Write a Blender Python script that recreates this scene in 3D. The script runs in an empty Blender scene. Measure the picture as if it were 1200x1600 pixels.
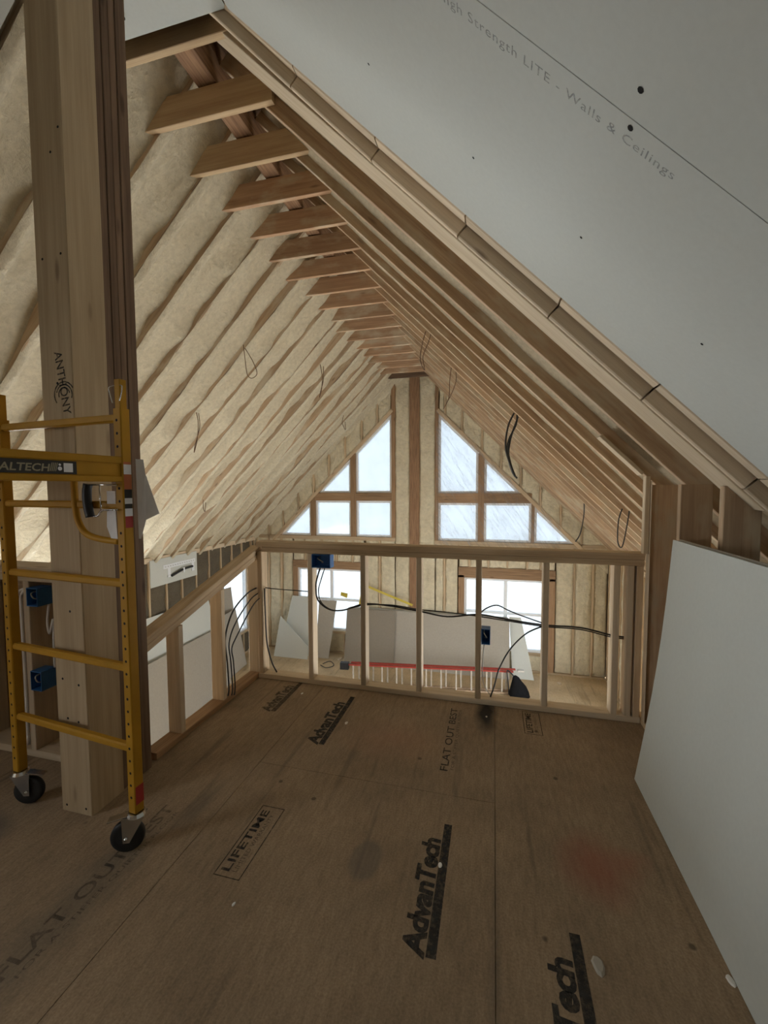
import bpy, math, random
from mathutils import Vector as V, Matrix, noise
random.seed(7)
S = bpy.context.scene
COL = S.collection

# ------------------------------------------------------------------ camera
CAM_H = 1.47
cam_d = bpy.data.cameras.new('camera')
cam_d.sensor_fit = 'HORIZONTAL'; cam_d.sensor_width = 36.0
cam_d.lens = 663.9 / 1200 * 36.0
cam_d.clip_start = 0.05; cam_d.clip_end = 200
cam = bpy.data.objects.new('camera', cam_d); COL.objects.link(cam)
yaw, pitch, roll = math.radians(14.439), math.radians(3.305), math.radians(-0.207)
fw = V((-math.sin(yaw) * math.cos(pitch), math.cos(yaw) * math.cos(pitch), -math.sin(pitch)))
rt = V((math.cos(yaw), math.sin(yaw), 0)); up = rt.cross(fw)
r2 = rt * math.cos(roll) + up * math.sin(roll); u2 = -rt * math.sin(roll) + up * math.cos(roll)
cam.matrix_world = Matrix(((r2.x, u2.x, -fw.x, 0), (r2.y, u2.y, -fw.y, 0), (r2.z, u2.z, -fw.z, CAM_H), (0, 0, 0, 1)))
S.camera = cam

# ------------------------------------------------------------------ sky and exposure
SKY = 15.0
wd = bpy.data.worlds.new('overcast_sky'); S.world = wd; wd.use_nodes = True
bg = wd.node_tree.nodes['Background']
bg.inputs[0].default_value = (0.95, 0.985, 1.0, 1); bg.inputs[1].default_value = SKY
S.view_settings.view_transform = 'Standard'; S.view_settings.look = 'None'
S.view_settings.gamma = 1.0; S.view_settings.use_curve_mapping = False
S.view_settings.exposure = 0.12
S.cycles.max_bounces = 8; S.cycles.diffuse_bounces = 5; S.cycles.adaptive_threshold = 0.07; S.cycles.use_light_tree = False; S.cycles.transparent_max_bounces = 16
S.cycles.sample_clamp_indirect = 6.0
S.cycles.caustics_reflective = False; S.cycles.caustics_refractive = False

def portal(name, loc, direction, sx, sy):
    l = bpy.data.lights.new(name, 'AREA'); l.shape = 'RECTANGLE'; l.size = sx; l.size_y = sy
    l.cycles.is_portal = True
    o = bpy.data.objects.new(name, l); COL.objects.link(o)
    o.location = loc; o.rotation_euler = V(direction).to_track_quat('-Z', 'Y').to_euler()
    return o

# ------------------------------------------------------------------ materials
MATS = {}
def newmat(name):
    m = bpy.data.materials.new(name); m.use_nodes = True
    nt = m.node_tree; b = nt.nodes['Principled BSDF']; MATS[name] = m
    return m, nt, b
def N(nt, t, **k):
    n = nt.nodes.new(t)
    for a, v in k.items(): setattr(n, a, v)
    return n
def ramp(nt, fac, stops):
    r = N(nt, 'ShaderNodeValToRGB'); nt.links.new(fac, r.inputs[0])
    e = r.color_ramp.elements
    while len(e) < len(stops): e.new(0.5)
    for i, (p, c) in enumerate(stops):
        e[i].position = p; e[i].color = (c[0], c[1], c[2], 1) if isinstance(c, tuple) else (c, c, c, 1)
    return r.outputs[0]
def mixc(nt, fac, a, b, mode='MIX'):
    m = N(nt, 'ShaderNodeMix', data_type='RGBA', blend_type=mode)
    if isinstance(fac, (int, float)): m.inputs[0].default_value = fac
    else: nt.links.new(fac, m.inputs[0])
    for s, v in ((6, a), (7, b)):
        if isinstance(v, tuple): m.inputs[s].default_value = (v[0], v[1], v[2], 1)
        else: nt.links.new(v, m.inputs[s])
    return m.outputs[2]
def math_(nt, op, a, b=None, clamp=False):
    m = N(nt, 'ShaderNodeMath', operation=op, use_clamp=clamp)
    for i, v in enumerate((a, b)):
        if v is None: continue
        if isinstance(v, (int, float)): m.inputs[i].default_value = v
        else: nt.links.new(v, m.inputs[i])
    return m.outputs[0]
def coords(nt, scale=(1, 1, 1), rand=True, loc=(0, 0, 0)):
    tc = N(nt, 'ShaderNodeTexCoord'); mp = N(nt, 'ShaderNodeMapping')
    mp.inputs['Scale'].default_value = scale; mp.inputs['Location'].default_value = loc
    src = tc.outputs['Object']
    if rand:
        oi = N(nt, 'ShaderNodeObjectInfo'); k = math_(nt, 'MULTIPLY', oi.outputs['Random'], 37.0)
        cb = N(nt, 'ShaderNodeCombineXYZ')
        for i in range(3): nt.links.new(k, cb.inputs[i])
        ad = N(nt, 'ShaderNodeVectorMath', operation='ADD'); nt.links.new(src, ad.inputs[0]); nt.links.new(cb.outputs[0], ad.inputs[1])
        src = ad.outputs[0]
    nt.links.new(src, mp.inputs[0]); return mp.outputs[0]
def noisef(nt, vec, scale, detail=3, rough=0.55):
    n = N(nt, 'ShaderNodeTexNoise'); nt.links.new(vec, n.inputs['Vector'])
    n.inputs['Scale'].default_value = scale; n.inputs['Detail'].default_value = detail; n.inputs['Roughness'].default_value = rough
    return n.outputs[0]
def bump(nt, b, h, strength, dist=0.01):
    n = N(nt, 'ShaderNodeBump'); n.inputs['Strength'].default_value = strength; n.inputs['Distance'].default_value = dist
    nt.links.new(h, n.inputs['Height']); nt.links.new(n.outputs[0], b.inputs['Normal'])

def wood(name, light, dark, grain=1.0, knots=True, overspray=None, rough=0.75):
    """sawn lumber, grain along the local X axis"""
    m, nt, b = newmat(name)
    v = coords(nt, (1.2, 22, 22)); g = noisef(nt, v, 1.6 * grain, 4, 0.6)
    v2 = coords(nt, (0.5, 90, 90)); f = noisef(nt, v2, 2.0, 2)
    g2 = math_(nt, 'ADD', math_(nt, 'MULTIPLY', g, 0.75), math_(nt, 'MULTIPLY', f, 0.25))
    c = ramp(nt, g2, [(0.3, dark), (0.62, light)])
    oi = N(nt, 'ShaderNodeObjectInfo')
    c = mixc(nt, 1.0, c, ramp(nt, oi.outputs['Random'], [(0, 0.80), (1, 1.12)]), 'MULTIPLY')
    if knots:
        vo = N(nt, 'ShaderNodeTexVoronoi'); nt.links.new(coords(nt, (1.3, 5, 5)), vo.inputs['Vector']); vo.inputs['Scale'].default_value = 1.5
        k = ramp(nt, vo.outputs['Distance'], [(0.05, 1.0), (0.12, 0.0)])
        c = mixc(nt, math_(nt, 'MULTIPLY', k, 0.6), c, (dark[0] * 0.35, dark[1] * 0.3, dark[2] * 0.3))
    if overspray:
        s = noisef(nt, coords(nt, (1.0, 2.5, 2.5)), 2.2, 4, 0.6)
        c = mixc(nt, ramp(nt, s, [(0.50, 0.0), (0.66, 0.85)]), c, overspray)
    nt.links.new(c, b.inputs['Base Color']); b.inputs['Roughness'].default_value = rough
    b.inputs['Specular IOR Level'].default_value = 0.25
    bump(nt, b, g2, 0.25, 0.004)
    return m
def plain(name, col, rough=0.6, metal=0.0, var=0.06, scale=20, spec=0.4, bstr=0.0):
    m, nt, b = newmat(name)
    n = noisef(nt, coords(nt), scale, 3)
    c = mixc(nt, 1.0, col, ramp(nt, n, [(0.3, 1 - var), (0.7, 1 + var)]), 'MULTIPLY')
    nt.links.new(c, b.inputs['Base Color']); b.inputs['Roughness'].default_value = rough
    b.inputs['Metallic'].default_value = metal; b.inputs['Specular IOR Level'].default_value = spec
    if bstr: bump(nt, b, n, bstr, 0.004)
    return m
FOAM_C = (0.66, 0.595, 0.445)
def foam_mat(name, c0, c1, bs=0.6, scale=28, bd=0.012):
    m, nt, b = newmat(name)
    v = coords(nt)
    a = noisef(nt, v, scale, 5, 0.65); l = noisef(nt, v, 2.5, 3)
    c = mixc(nt, l, c1, c0)
    c = mixc(nt, 1.0, c, ramp(nt, a, [(0.25, 0.80), (0.75, 1.1)]), 'MULTIPLY')
    nt.links.new(c, b.inputs['Base Color']); b.inputs['Roughness'].default_value = 0.8; b.inputs['Specular IOR Level'].default_value = 0.3
    bump(nt, b, a, bs, bd)
    return m
M_STUD = wood('framing_lumber', (0.57, 0.435, 0.285), (0.39, 0.275, 0.165))
M_PALE = wood('pale_lumber', (0.66, 0.54, 0.39), (0.50, 0.39, 0.265))
M_RAFT = wood('rafter_lumber', (0.54, 0.41, 0.275), (0.37, 0.25, 0.155), overspray=(0.58, 0.50, 0.37))
M_RAFTB = wood('bare_rafter_lumber', (0.52, 0.375, 0.24), (0.34, 0.22, 0.135), overspray=(0.50, 0.42, 0.30))
M_TIE = wood('tie_lumber', (0.50, 0.325, 0.195), (0.32, 0.185, 0.105), overspray=(0.54, 0.45, 0.32))
M_TIEP = wood('pale_tie_lumber', (0.56, 0.41, 0.245), (0.40, 0.27, 0.15))
M_BROWN = wood('brown_board', (0.36, 0.225, 0.125), (0.20, 0.115, 0.06))
M_POST = wood('glued_timber', (0.50, 0.38, 0.24), (0.37, 0.265, 0.155), grain=0.7)
M_POSTD = wood('dark_brown_stud', (0.21, 0.135, 0.085), (0.10, 0.060, 0.038))  # much darker brown than the other studs
M_LVL = wood('laminated_veneer', (0.34, 0.20, 0.11), (0.15, 0.08, 0.045), grain=2.0, knots=False)
M_BEAM = wood('pale_beam_edge', (0.64, 0.53, 0.38), (0.50, 0.39, 0.26))
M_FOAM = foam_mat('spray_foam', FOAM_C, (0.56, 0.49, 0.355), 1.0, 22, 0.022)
M_FOAMR = foam_mat('spray_foam_thin_shaded', (0.50, 0.425, 0.30), (0.38, 0.305, 0.20))  # thin foam, darkened to paint shade into the right roof bays
M_FOAMW = foam_mat('wall_foam', (0.72, 0.65, 0.48), (0.58, 0.49, 0.33), 1.0, 11, 0.035)
M_WOOL = foam_mat('mineral_wool', (0.17, 0.14, 0.095), (0.07, 0.055, 0.036), 0.9, 30)
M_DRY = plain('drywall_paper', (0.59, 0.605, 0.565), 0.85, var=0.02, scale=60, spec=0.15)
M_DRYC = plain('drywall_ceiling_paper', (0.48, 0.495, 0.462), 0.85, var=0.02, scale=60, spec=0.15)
M_DRYK = plain('deep_shaded_back_paper', (0.26, 0.225, 0.18), 0.9, var=0.04, scale=30, spec=0.1)  # deeper copy, backlit shade of the short front piece painted in
M_DRYB = plain('shaded_back_paper', (0.38, 0.345, 0.29), 0.9, var=0.04, scale=30, spec=0.1)  # back paper darkened to paint in the backlit shade of the far stack
M_CORE = plain('gypsum_core', (0.72, 0.70, 0.66), 0.9, var=0.05, scale=40)
M_VINYL = plain('white_vinyl', (0.80, 0.82, 0.84), 0.45, var=0.02)
M_YEL = plain('yellow_paint', (0.40, 0.205, 0.016), 0.55, var=0.10, scale=9, spec=0.2)
M_CHROME = plain('zinc_plated_steel', (0.70, 0.70, 0.70), 0.22, 1.0, var=0.05)
M_RUBBER = plain('black_rubber', (0.012, 0.012, 0.012), 0.55, var=0.2)
M_BLACK = plain('black_plastic', (0.020, 0.020, 0.022), 0.5, var=0.15)
M_HOLE = plain('hole_black', (0.006, 0.005, 0.004), 0.9, var=0.1)
M_BLUE = plain('blue_plastic', (0.028, 0.125, 0.33), 0.45, var=0.1)
M_CABLE = plain('black_cable', (0.025, 0.024, 0.022), 0.5, var=0.2)
M_CABLEG = plain('grey_cable', (0.34, 0.33, 0.30), 0.5, var=0.15)
M_WIREB = plain('copper_brown_wire', (0.13, 0.07, 0.035), 0.5, var=0.2)
M_RED = plain('red_fibreglass', (0.36, 0.045, 0.03), 0.6, var=0.1)
M_DUST = plain('dust_covered_rail', (0.42, 0.30, 0.20), 0.9, var=0.2)
M_RUNG = plain('dull_rung', (0.46, 0.41, 0.34), 0.8, var=0.12)
M_CLOTH = plain('black_bag_cloth', (0.010, 0.010, 0.011), 0.95, var=0.2, spec=0.05)
M_ALU = plain('aluminium', (0.62, 0.60, 0.56), 0.4, 0.6, var=0.06)
M_WHITE = plain('white_paper', (0.76, 0.74, 0.74), 0.8, var=0.05)
M_ORANGE = plain('orange_print', (0.42, 0.12, 0.04), 0.6)
M_REDP = plain('red_print', (0.34, 0.03, 0.025), 0.6)
M_PRINTK = plain('black_print', (0.03, 0.026, 0.022), 0.6)
M_GOLD = plain('silver_print', (0.30, 0.26, 0.17), 0.5)
M_YSTRIP = plain('yellow_plastic', (0.55, 0.43, 0.06), 0.5)
M_SIDING = plain('outer_sheathing', (0.35, 0.27, 0.18), 0.9, var=0.1)

def ink_mat(name, col, cover, scale=55):
    m, nt, b = newmat(name)
    b.inputs['Base Color'].default_value = (*col, 1); b.inputs['Roughness'].default_value = 0.85
    n = noisef(nt, coords(nt), scale, 4, 0.7)
    a = ramp(nt, n, [(0.28, cover * 0.45), (0.55, cover)])
    nt.links.new(a, b.inputs['Alpha']); return m
M_INK = ink_mat('worn_black_ink', (0.022, 0.020, 0.017), 0.88)
M_INKL = ink_mat('faded_black_ink', (0.03, 0.026, 0.02), 0.62)
M_INKF = ink_mat('scuffed_ink', (0.03, 0.028, 0.022), 0.42, 30)
M_INKG = ink_mat('grey_dot_ink', (0.30, 0.30, 0.30), 0.55, 120)

def glass_mat(name, alpha, tint, rough=0.05):
    m = bpy.data.materials.new(name); m.use_nodes = True; nt = m.node_tree; nt.nodes.clear()
    out = N(nt, 'ShaderNodeOutputMaterial'); mx = N(nt, 'ShaderNodeMixShader')
    tr = N(nt, 'ShaderNodeBsdfTransparent'); tr.inputs[0].default_value = (*tint, 1)
    gl = N(nt, 'ShaderNodeBsdfGlossy'); gl.inputs['Roughness'].default_value = rough
    mx.inputs[0].default_value = alpha
    nt.links.new(tr.outputs[0], mx.inputs[1]); nt.links.new(gl.outputs[0], mx.inputs[2]); nt.links.new(mx.outputs[0], out.inputs[0])
    MATS[name] = m; return m
M_GLASS = glass_mat('window_glass', 0.06, (0.97, 0.985, 1.0))
def dimmed_glass(name, tint, milk):
    # hazy panes given a dark tint to dim the strong sky: a little clear view, a little scatter, the rest held back
    m = bpy.data.materials.new(name); m.use_nodes = True; nt = m.node_tree; nt.nodes.clear()
    out = N(nt, 'ShaderNodeOutputMaterial'); ad = N(nt, 'ShaderNodeAddShader'); mx = N(nt, 'ShaderNodeMixShader')
    tr = N(nt, 'ShaderNodeBsdfTransparent'); tl = N(nt, 'ShaderNodeBsdfTranslucent'); gl = N(nt, 'ShaderNodeBsdfGlossy')
    v = noisef(nt, coords(nt, (1, 1, 1), True), 1.6, 3)
    nt.links.new(mixc(nt, 1.0, tint, ramp(nt, v, [(0.3, 0.82), (0.7, 1.0)]), 'MULTIPLY'), tr.inputs[0])
    tl.inputs[0].default_value = (*milk, 1); gl.inputs['Roughness'].default_value = 0.12; mx.inputs[0].default_value = 0.04
    nt.links.new(tr.outputs[0], ad.inputs[0]); nt.links.new(tl.outputs[0], ad.inputs[1])
    nt.links.new(ad.outputs[0], mx.inputs[1]); nt.links.new(gl.outputs[0], mx.inputs[2]); nt.links.new(mx.outputs[0], out.inputs[0])
    MATS[name] = m; return m
M_GLASSU = dimmed_glass('dimmed_upper_glass', (0.047, 0.0535, 0.060), (0.0145, 0.0163, 0.018))
M_GLASSL = dimmed_glass('dimmed_lower_glass', (0.064, 0.071, 0.077), (0.0147, 0.016, 0.017))
def film_mat():
    m = bpy.data.materials.new('clear_poly_film'); m.use_nodes = True; nt = m.node_tree; nt.nodes.clear()
    out = N(nt, 'ShaderNodeOutputMaterial'); mx = N(nt, 'ShaderNodeMixShader'); m2 = N(nt, 'ShaderNodeMixShader')
    tr = N(nt, 'ShaderNodeBsdfTransparent'); tl = N(nt, 'ShaderNodeBsdfTranslucent'); gl = N(nt, 'ShaderNodeBsdfGlossy')
    tl.inputs[0].default_value = (0.9, 0.9, 0.9, 1); gl.inputs['Roughness'].default_value = 0.25
    m2.inputs[0].default_value = 0.35; nt.links.new(tl.outputs[0], m2.inputs[1]); nt.links.new(gl.outputs[0], m2.inputs[2])
    mp_ = coords(nt, (1, 1, 1), False); vr = N(nt, 'ShaderNodeVectorRotate', rotation_type='Y_AXIS'); nt.links.new(mp_, vr.inputs[0]); vr.inputs['Angle'].default_value = -0.98
    m3 = N(nt, 'ShaderNodeMapping'); m3.inputs['Scale'].default_value = (0.8, 1, 9); nt.links.new(vr.outputs[0], m3.inputs[0])
    s = noisef(nt, m3.outputs[0], 1.6, 4, 0.6)
    f = ramp(nt, s, [(0.47, 0.05), (0.56, 0.42), (0.60, 0.12), (0.70, 0.55)])
    nt.links.new(f, mx.inputs[0]); nt.links.new(tr.outputs[0], mx.inputs[1]); nt.links.new(m2.outputs[0], mx.inputs[2]); nt.links.new(mx.outputs[0], out.inputs[0])
    return m
M_FILM = film_mat()

def subfloor_mat(name, base, dark, stains):
    m, nt, b = newmat(name)
    v = coords(nt, (1, 1, 1), False)
    st = noisef(nt, coords(nt, (42, 9, 10), False), 1.3, 4, 0.7)
    bl = noisef(nt, v, 2.2, 4); fl = noisef(nt, v, 130, 2)
    c = ramp(nt, math_(nt, 'ADD', math_(nt, 'MULTIPLY', st, 0.55), math_(nt, 'MULTIPLY', fl, 0.45)), [(0.33, dark), (0.66, base)])
    c = mixc(nt, 1.0, c, ramp(nt, bl, [(0.3, 0.80), (0.7, 1.15)]), 'MULTIPLY')
    sc = noisef(nt, coords(nt, (14, 0.8, 1), False), 1.0, 3)
    c = mixc(nt, ramp(nt, sc, [(0.60, 0.0), (0.72, 0.45)]), c, (dark[0] * 0.45, dark[1] * 0.45, dark[2] * 0.5))
    vo = N(nt, 'ShaderNodeTexVoronoi'); nt.links.new(v, vo.inputs['Vector']); vo.inputs['Scale'].default_value = 4.2
    k = ramp(nt, vo.outputs['Distance'], [(0.035, 0.7), (0.06, 0.0)])
    c = mixc(nt, k, c, (dark[0] * 0.3, dark[1] * 0.3, dark[2] * 0.3))
    tc = N(nt, 'ShaderNodeTexCoord')
    nz = N(nt, 'ShaderNodeTexNoise'); nz.inputs['Scale'].default_value = 9; nz.inputs['Detail'].default_value = 3; nt.links.new(tc.outputs['Object'], nz.inputs['Vector'])
    for (x, y, rx, ry, col, amt, edge, wob) in stains:
        wv = N(nt, 'ShaderNodeVectorMath', operation='MULTIPLY_ADD'); nt.links.new(nz.outputs['Color'], wv.inputs[0])
        wv.inputs[1].default_value = (wob, wob, 0); nt.links.new(tc.outputs['Object'], wv.inputs[2])
        mp = N(nt, 'ShaderNodeMapping'); nt.links.new(wv.outputs[0], mp.inputs[0])
        mp.inputs['Location'].default_value = (-(x + wob / 2) / rx, -(y + wob / 2) / ry, 0); mp.inputs['Scale'].default_value = (1 / rx, 1 / ry, 0)
        ln = N(nt, 'ShaderNodeVectorMath', operation='LENGTH'); nt.links.new(mp.outputs[0], ln.inputs[0])
        c = mixc(nt, ramp(nt, ln.outputs['Value'], [(edge, amt), (1.0, 0.0)]), c, col)
    nt.links.new(c, b.inputs['Base Color']); b.inputs['Roughness'].default_value = 0.72; b.inputs['Specular IOR Level'].default_value = 0.25
    bump(nt, b, fl, 0.15, 0.003)
    return m
M_SUB = subfloor_mat('subfloor_sheet', (0.345, 0.250, 0.160), (0.200, 0.140, 0.086), [
    (0.40, 1.72, 0.17, 0.20, (0.30, 0.095, 0.06), 0.55, 0.2, 0.10), (0.53, 1.78, 0.10, 0.08, (0.32, 0.11, 0.07), 0.35, 0.1, 0.08),
    (-0.03, 2.76, 0.085, 0.27, (0.010, 0.010, 0.010), 0.95, 0.35, 0.05), (-0.475, 1.53, 0.075, 0.11, (0.13, 0.11, 0.09), 0.55, 0.7, 0.02),
    (-1.42, 1.05, 0.16, 0.5, (0.09, 0.085, 0.07), 0.40, 0.2, 0.12), (-2.15, 1.25, 0.2, 0.13, (0.05, 0.055, 0.06), 0.7, 0.3, 0.06),
    (-1.30, 1.62, 0.05, 0.2, (0.08, 0.07, 0.06), 0.4, 0.2, 0.05), (0.02, 1.25, 0.03, 0.5, (0.09, 0.065, 0.05), 0.35, 0.2, 0.03),
    (-0.55, 2.35, 0.35, 0.25, (0.36, 0.18, 0.11), 0.35, 0.1, 0.2)])
M_SUBL = subfloor_mat('lower_subfloor_sheet', (0.66, 0.53, 0.35), (0.50, 0.37, 0.22), [(1.7, 8.6, 0.12, 0.25, (0.3, 0.2, 0.1), 0.4, 0.2, 0.1)])

# ------------------------------------------------------------------ object helpers
W = {}
def link(o, world, parent):
    COL.objects.link(o); o.matrix_basis = world; W[o.name] = world
    if parent is not None:
        o.parent = parent; o.matrix_parent_inverse = W[parent.name].inverted()
    return o
I4 = Matrix.Identity(4)
def empty(name, loc=(0, 0, 0), rz=0.0, parent=None):
    return link(bpy.data.objects.new(name, None), Matrix.Translation(V(loc)) @ Matrix.Rotation(rz, 4, 'Z'), parent)
def mesh(name, verts, faces, mat, parent=None, world=I4, smooth=False):
    me = bpy.data.meshes.new(name); me.from_pydata([tuple(v) for v in verts], [], faces); me.materials.append(mat)
    if smooth: me.polygons.foreach_set('use_smooth', [True] * len(me.polygons))
    me.update()
    return link(bpy.data.objects.new(name, me), world, parent)
def tag(o, label, cat, group=None):
    o['label'] = label; o['category'] = cat
    if group: o['group'] = group
    return o
def struct(o): o['kind'] = 'structure'; return o
BARS = {}
def bar_mesh(name, L, w, d, mat, bv):
    key = (round(L, 4), round(w, 4), round(d, 4), mat.name, bv)
    if key in BARS: return BARS[key]
    a, b = w / 2, d / 2; c = min(bv, a * 0.4, b * 0.4)
    prof = [(-a + c, -b), (a - c, -b), (a, -b + c), (a, b - c), (a - c, b), (-a + c, b), (-a, b - c), (-a, -b + c)]
    vs = [(x, p[0], p[1]) for x in (-L / 2, L / 2) for p in prof]
    fs = [(i, (i + 1) % 8, 8 + (i + 1) % 8, 8 + i) for i in range(8)] + [tuple(range(7, -1, -1)), tuple(range(8, 16))]
    me = bpy.data.meshes.new(name); me.from_pydata(vs, [], fs); me.materials.append(mat); me.update(); BARS[key] = me
    return me
def bar(name, p0, p1, w, d, mat, parent=None, side=None, bv=0.003):
    """a board: long axis p0-p1, width w along 'side', depth d across"""
    p0, p1 = V(p0), V(p1); x = (p1 - p0); L = x.length; x.normalize()
    s = V(side) if side else (V((0, 1, 0)) if abs(x.y) < 0.9 else V((1, 0, 0)))
    s = (s - x * s.dot(x)).normalized(); z = x.cross(s)
    c = (p0 + p1) / 2
    m = Matrix(((x.x, s.x, z.x, c.x), (x.y, s.y, z.y, c.y), (x.z, s.z, z.z, c.z), (0, 0, 0, 1)))
    return link(bpy.data.objects.new(name, bar_mesh(name, L, w, d, mat, bv)), m, parent)
def box(name, x0, x1, y0, y1, z0, z1, mat, parent=None, bv=0.003):
    """axis-aligned board, grain along its longest side"""
    d = (x1 - x0, y1 - y0, z1 - z0); cx, cy, cz = (x0 + x1) / 2, (y0 + y1) / 2, (z0 + z1) / 2
    i = max(range(3), key=lambda k: d[k])
    if i == 0: return bar(name, (x0, cy, cz), (x1, cy, cz), d[1], d[2], mat, parent, (0, 1, 0), bv)
    if i == 1: return bar(name, (cx, y0, cz), (cx, y1, cz), d[0], d[2], mat, parent, (1, 0, 0), bv)
    return bar(name, (cx, cy, z0), (cx, cy, z1), d[0], d[1], mat, parent, (1, 0, 0), bv)
def prism(name, poly, z0, z1, mat, parent=None, world=I4):
    """polygon in local XY extruded along local Z"""
    n = len(poly); vs = [(x, y, z) for z in (z0, z1) for x, y in poly]
    fs = [tuple(range(n - 1, -1, -1)), tuple(range(n, 2 * n))] + [(i, (i + 1) % n, n + (i + 1) % n, n + i) for i in range(n)]
    return mesh(name, vs, fs, mat, parent, world)
def catmull(pts, n=6):
    P = [V(p) for p in pts]; out = []
    for i in range(len(P) - 1):
        a, b, c, d = P[max(i - 1, 0)], P[i], P[i + 1], P[min(i + 2, len(P) - 1)]
        for k in range(n):
            t = k / n
            out.append(0.5 * ((2 * b) + (c - a) * t + (2 * a - 5 * b + 4 * c - d) * t * t + (3 * b - a - 3 * c + d) * t ** 3))
    return out + [P[-1]]
def tube_geo(pts, r, seg=6):
    vs, fs = [], []; pts = [V(p) for p in pts]
    for i, p in enumerate(pts):
        t = (pts[min(i + 1, len(pts) - 1)] - pts[max(i - 1, 0)]).normalized()
        a = t.cross(V((0.31, 0.2, 0.93))); a = a.normalized() if a.length > 1e-4 else V((1, 0, 0)); b = t.cross(a)
        for k in range(seg):
            q = 2 * math.pi * k / seg; vs.append(p + (a * math.cos(q) + b * math.sin(q)) * r)
    for i in range(len(pts) - 1):
        for k in range(seg):
            fs.append((i * seg + k, i * seg + (k + 1) % seg, (i + 1) * seg + (k + 1) % seg, (i + 1) * seg + k))
    fs += [tuple(range(seg - 1, -1, -1)), tuple((len(pts) - 1) * seg + k for k in range(seg))]
    return vs, fs
def tube(name, pts, r, mat, parent=None, smoothn=6, seg=6, world=I4):
    p = catmull(pts, smoothn) if smoothn else pts
    vs, fs = tube_geo(p, r, seg); return mesh(name, vs, fs, mat, parent, world, True)
def disc_geo(c, n, r, seg=8):
    c, n = V(c), V(n).normalized(); a = n.orthogonal().normalized(); b = n.cross(a)
    return [c + (a * math.cos(2 * math.pi * k / seg) + b * math.sin(2 * math.pi * k / seg)) * r for k in range(seg)]
def lettering(name, s, w, hgt, world, mat, parent, bold=0.0, shear=0.0, spacing=1.0):
    """flat print fitted into w x hgt, lower left corner at the local origin"""
    cu = bpy.data.curves.new(name, 'FONT'); cu.body = s; cu.size = 1; cu.offset = bold; cu.shear = shear; cu.resolution_u = 3; cu.space_character = spacing
    t = bpy.data.objects.new(name, cu); COL.objects.link(t)
    me = bpy.data.meshes.new_from_object(t.evaluated_get(bpy.context.evaluated_depsgraph_get()))
    bpy.data.objects.remove(t); bpy.data.curves.remove(cu)
    xs = [v.co.x for v in me.vertices]; ys = [v.co.y for v in me.vertices]
    x0, x1, y0, y1 = min(xs), max(xs), min(ys), max(ys)
    for v in me.vertices: v.co = V(((v.co.x - x0) / (x1 - x0) * w, (v.co.y - y0) / (y1 - y0) * hgt, 0))
    me.materials.clear(); me.materials.append(mat); me.name = name; me.update()
    return link(bpy.data.objects.new(name, me), world, parent)
def frame_m(o, x, y):
    x = V(x).normalized(); y = V(y); y = (y - x * y.dot(x)).normalized(); z = x.cross(y)
    return Matrix(((x.x, y.x, z.x, o[0]), (x.y, y.y, z.y, o[1]), (x.z, y.z, z.z, o[2]), (0, 0, 0, 1)))

# ------------------------------------------------------------------ building dimensions
CR, RX = 2.43, -1.77                   # right rafter plane z = CR - x ; ridge line
CL = CR - 2 * RX                       # left rafter plane  z = x + CL
YF = 9.5; YB = -3.6                    # inner face of far and back gables
XL, XR = -5.8, 2.3; ZF = -2.55         # outer walls, lower floor
SQ = math.sqrt(0.5)
NL, NR = V((-SQ, 0, SQ)), V((SQ, 0, SQ))
def PL(x, y, rec=0.0): return V((x, y, x + CL)) + NL * rec
def PR(x, y, rec=0.0): return V((x, y, CR - x)) + NR * rec
DX, DY0, DY1 = -3.75, -2.4, -0.3       # added dormer, cut out of view into the left slope for light
def RY(k): return 2.077 + 0.411 * k    # near face of rafter k

# ------------------------------------------------------------------ floors
floor = struct(empty('floor'))
def panel(poly): return prism('subfloor_panel', poly, -0.018, 0.0, M_SUB, floor)
g = 0.0014
def rect(x0, x1, y0, y1): return [(x0 + g, y0 + g), (x1 - g, y0 + g), (x1 - g, y1 - g), (x0 + g, y1 - g)]
PAN = {}
for x0, x1 in ((-1.2, 0.022),):
    for y0, y1 in ((1.965, 2.965), (-0.475, 1.965), (-2.915, -0.475), (YB, -2.915)): PAN[(x0, y0)] = panel(rect(x0, x1, y0, y1))
for x0, x1 in ((0.022, 1.244), (1.244, XR)):
    for y0, y1 in ((0.745, 2.965), (-1.695, 0.745), (YB, -1.695)): PAN[(x0, y0)] = panel(rect(x0, x1, y0, y1))
PAN[(-2.422, 0.745)] = panel([(-2.422 + g, 0.745 + g), (-1.2 - g, 0.745 + g), (-1.2 - g, 2.965), (-1.84, 2.965), (-1.84, 1.86), (-2.422 + g, 1.86)])
for x0, x1 in ((-2.422, -1.2),):
    for y0, y1 in ((-1.695, 0.745), (YB, -1.695)): panel(rect(x0, x1, y0, y1))
for x0, x1 in ((-3.644, -2.422), (-4.866, -3.644), (XL, -4.866)):
    for y0, y1 in ((-0.475, 1.86), (YB, -0.475)): panel(rect(x0, x1, y0, y1))
prism('floor_deck', [(XL, YB), (XR, YB), (XR, 2.96), (-1.838, 2.96), (-1.838, 1.855), (XL, 1.855)], -0.30, -0.0185, M_SUBL, floor)
lower = struct(empty('floor_lower', (0, 0, ZF)))
prism('slab', [(XL - .2, YB - .2), (XR + .2, YB - .2), (XR + .2, YF + .2), (XL - .2, YF + .2)], ZF - 0.2, ZF - 0.019, M_SUBL, lower)
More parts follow.
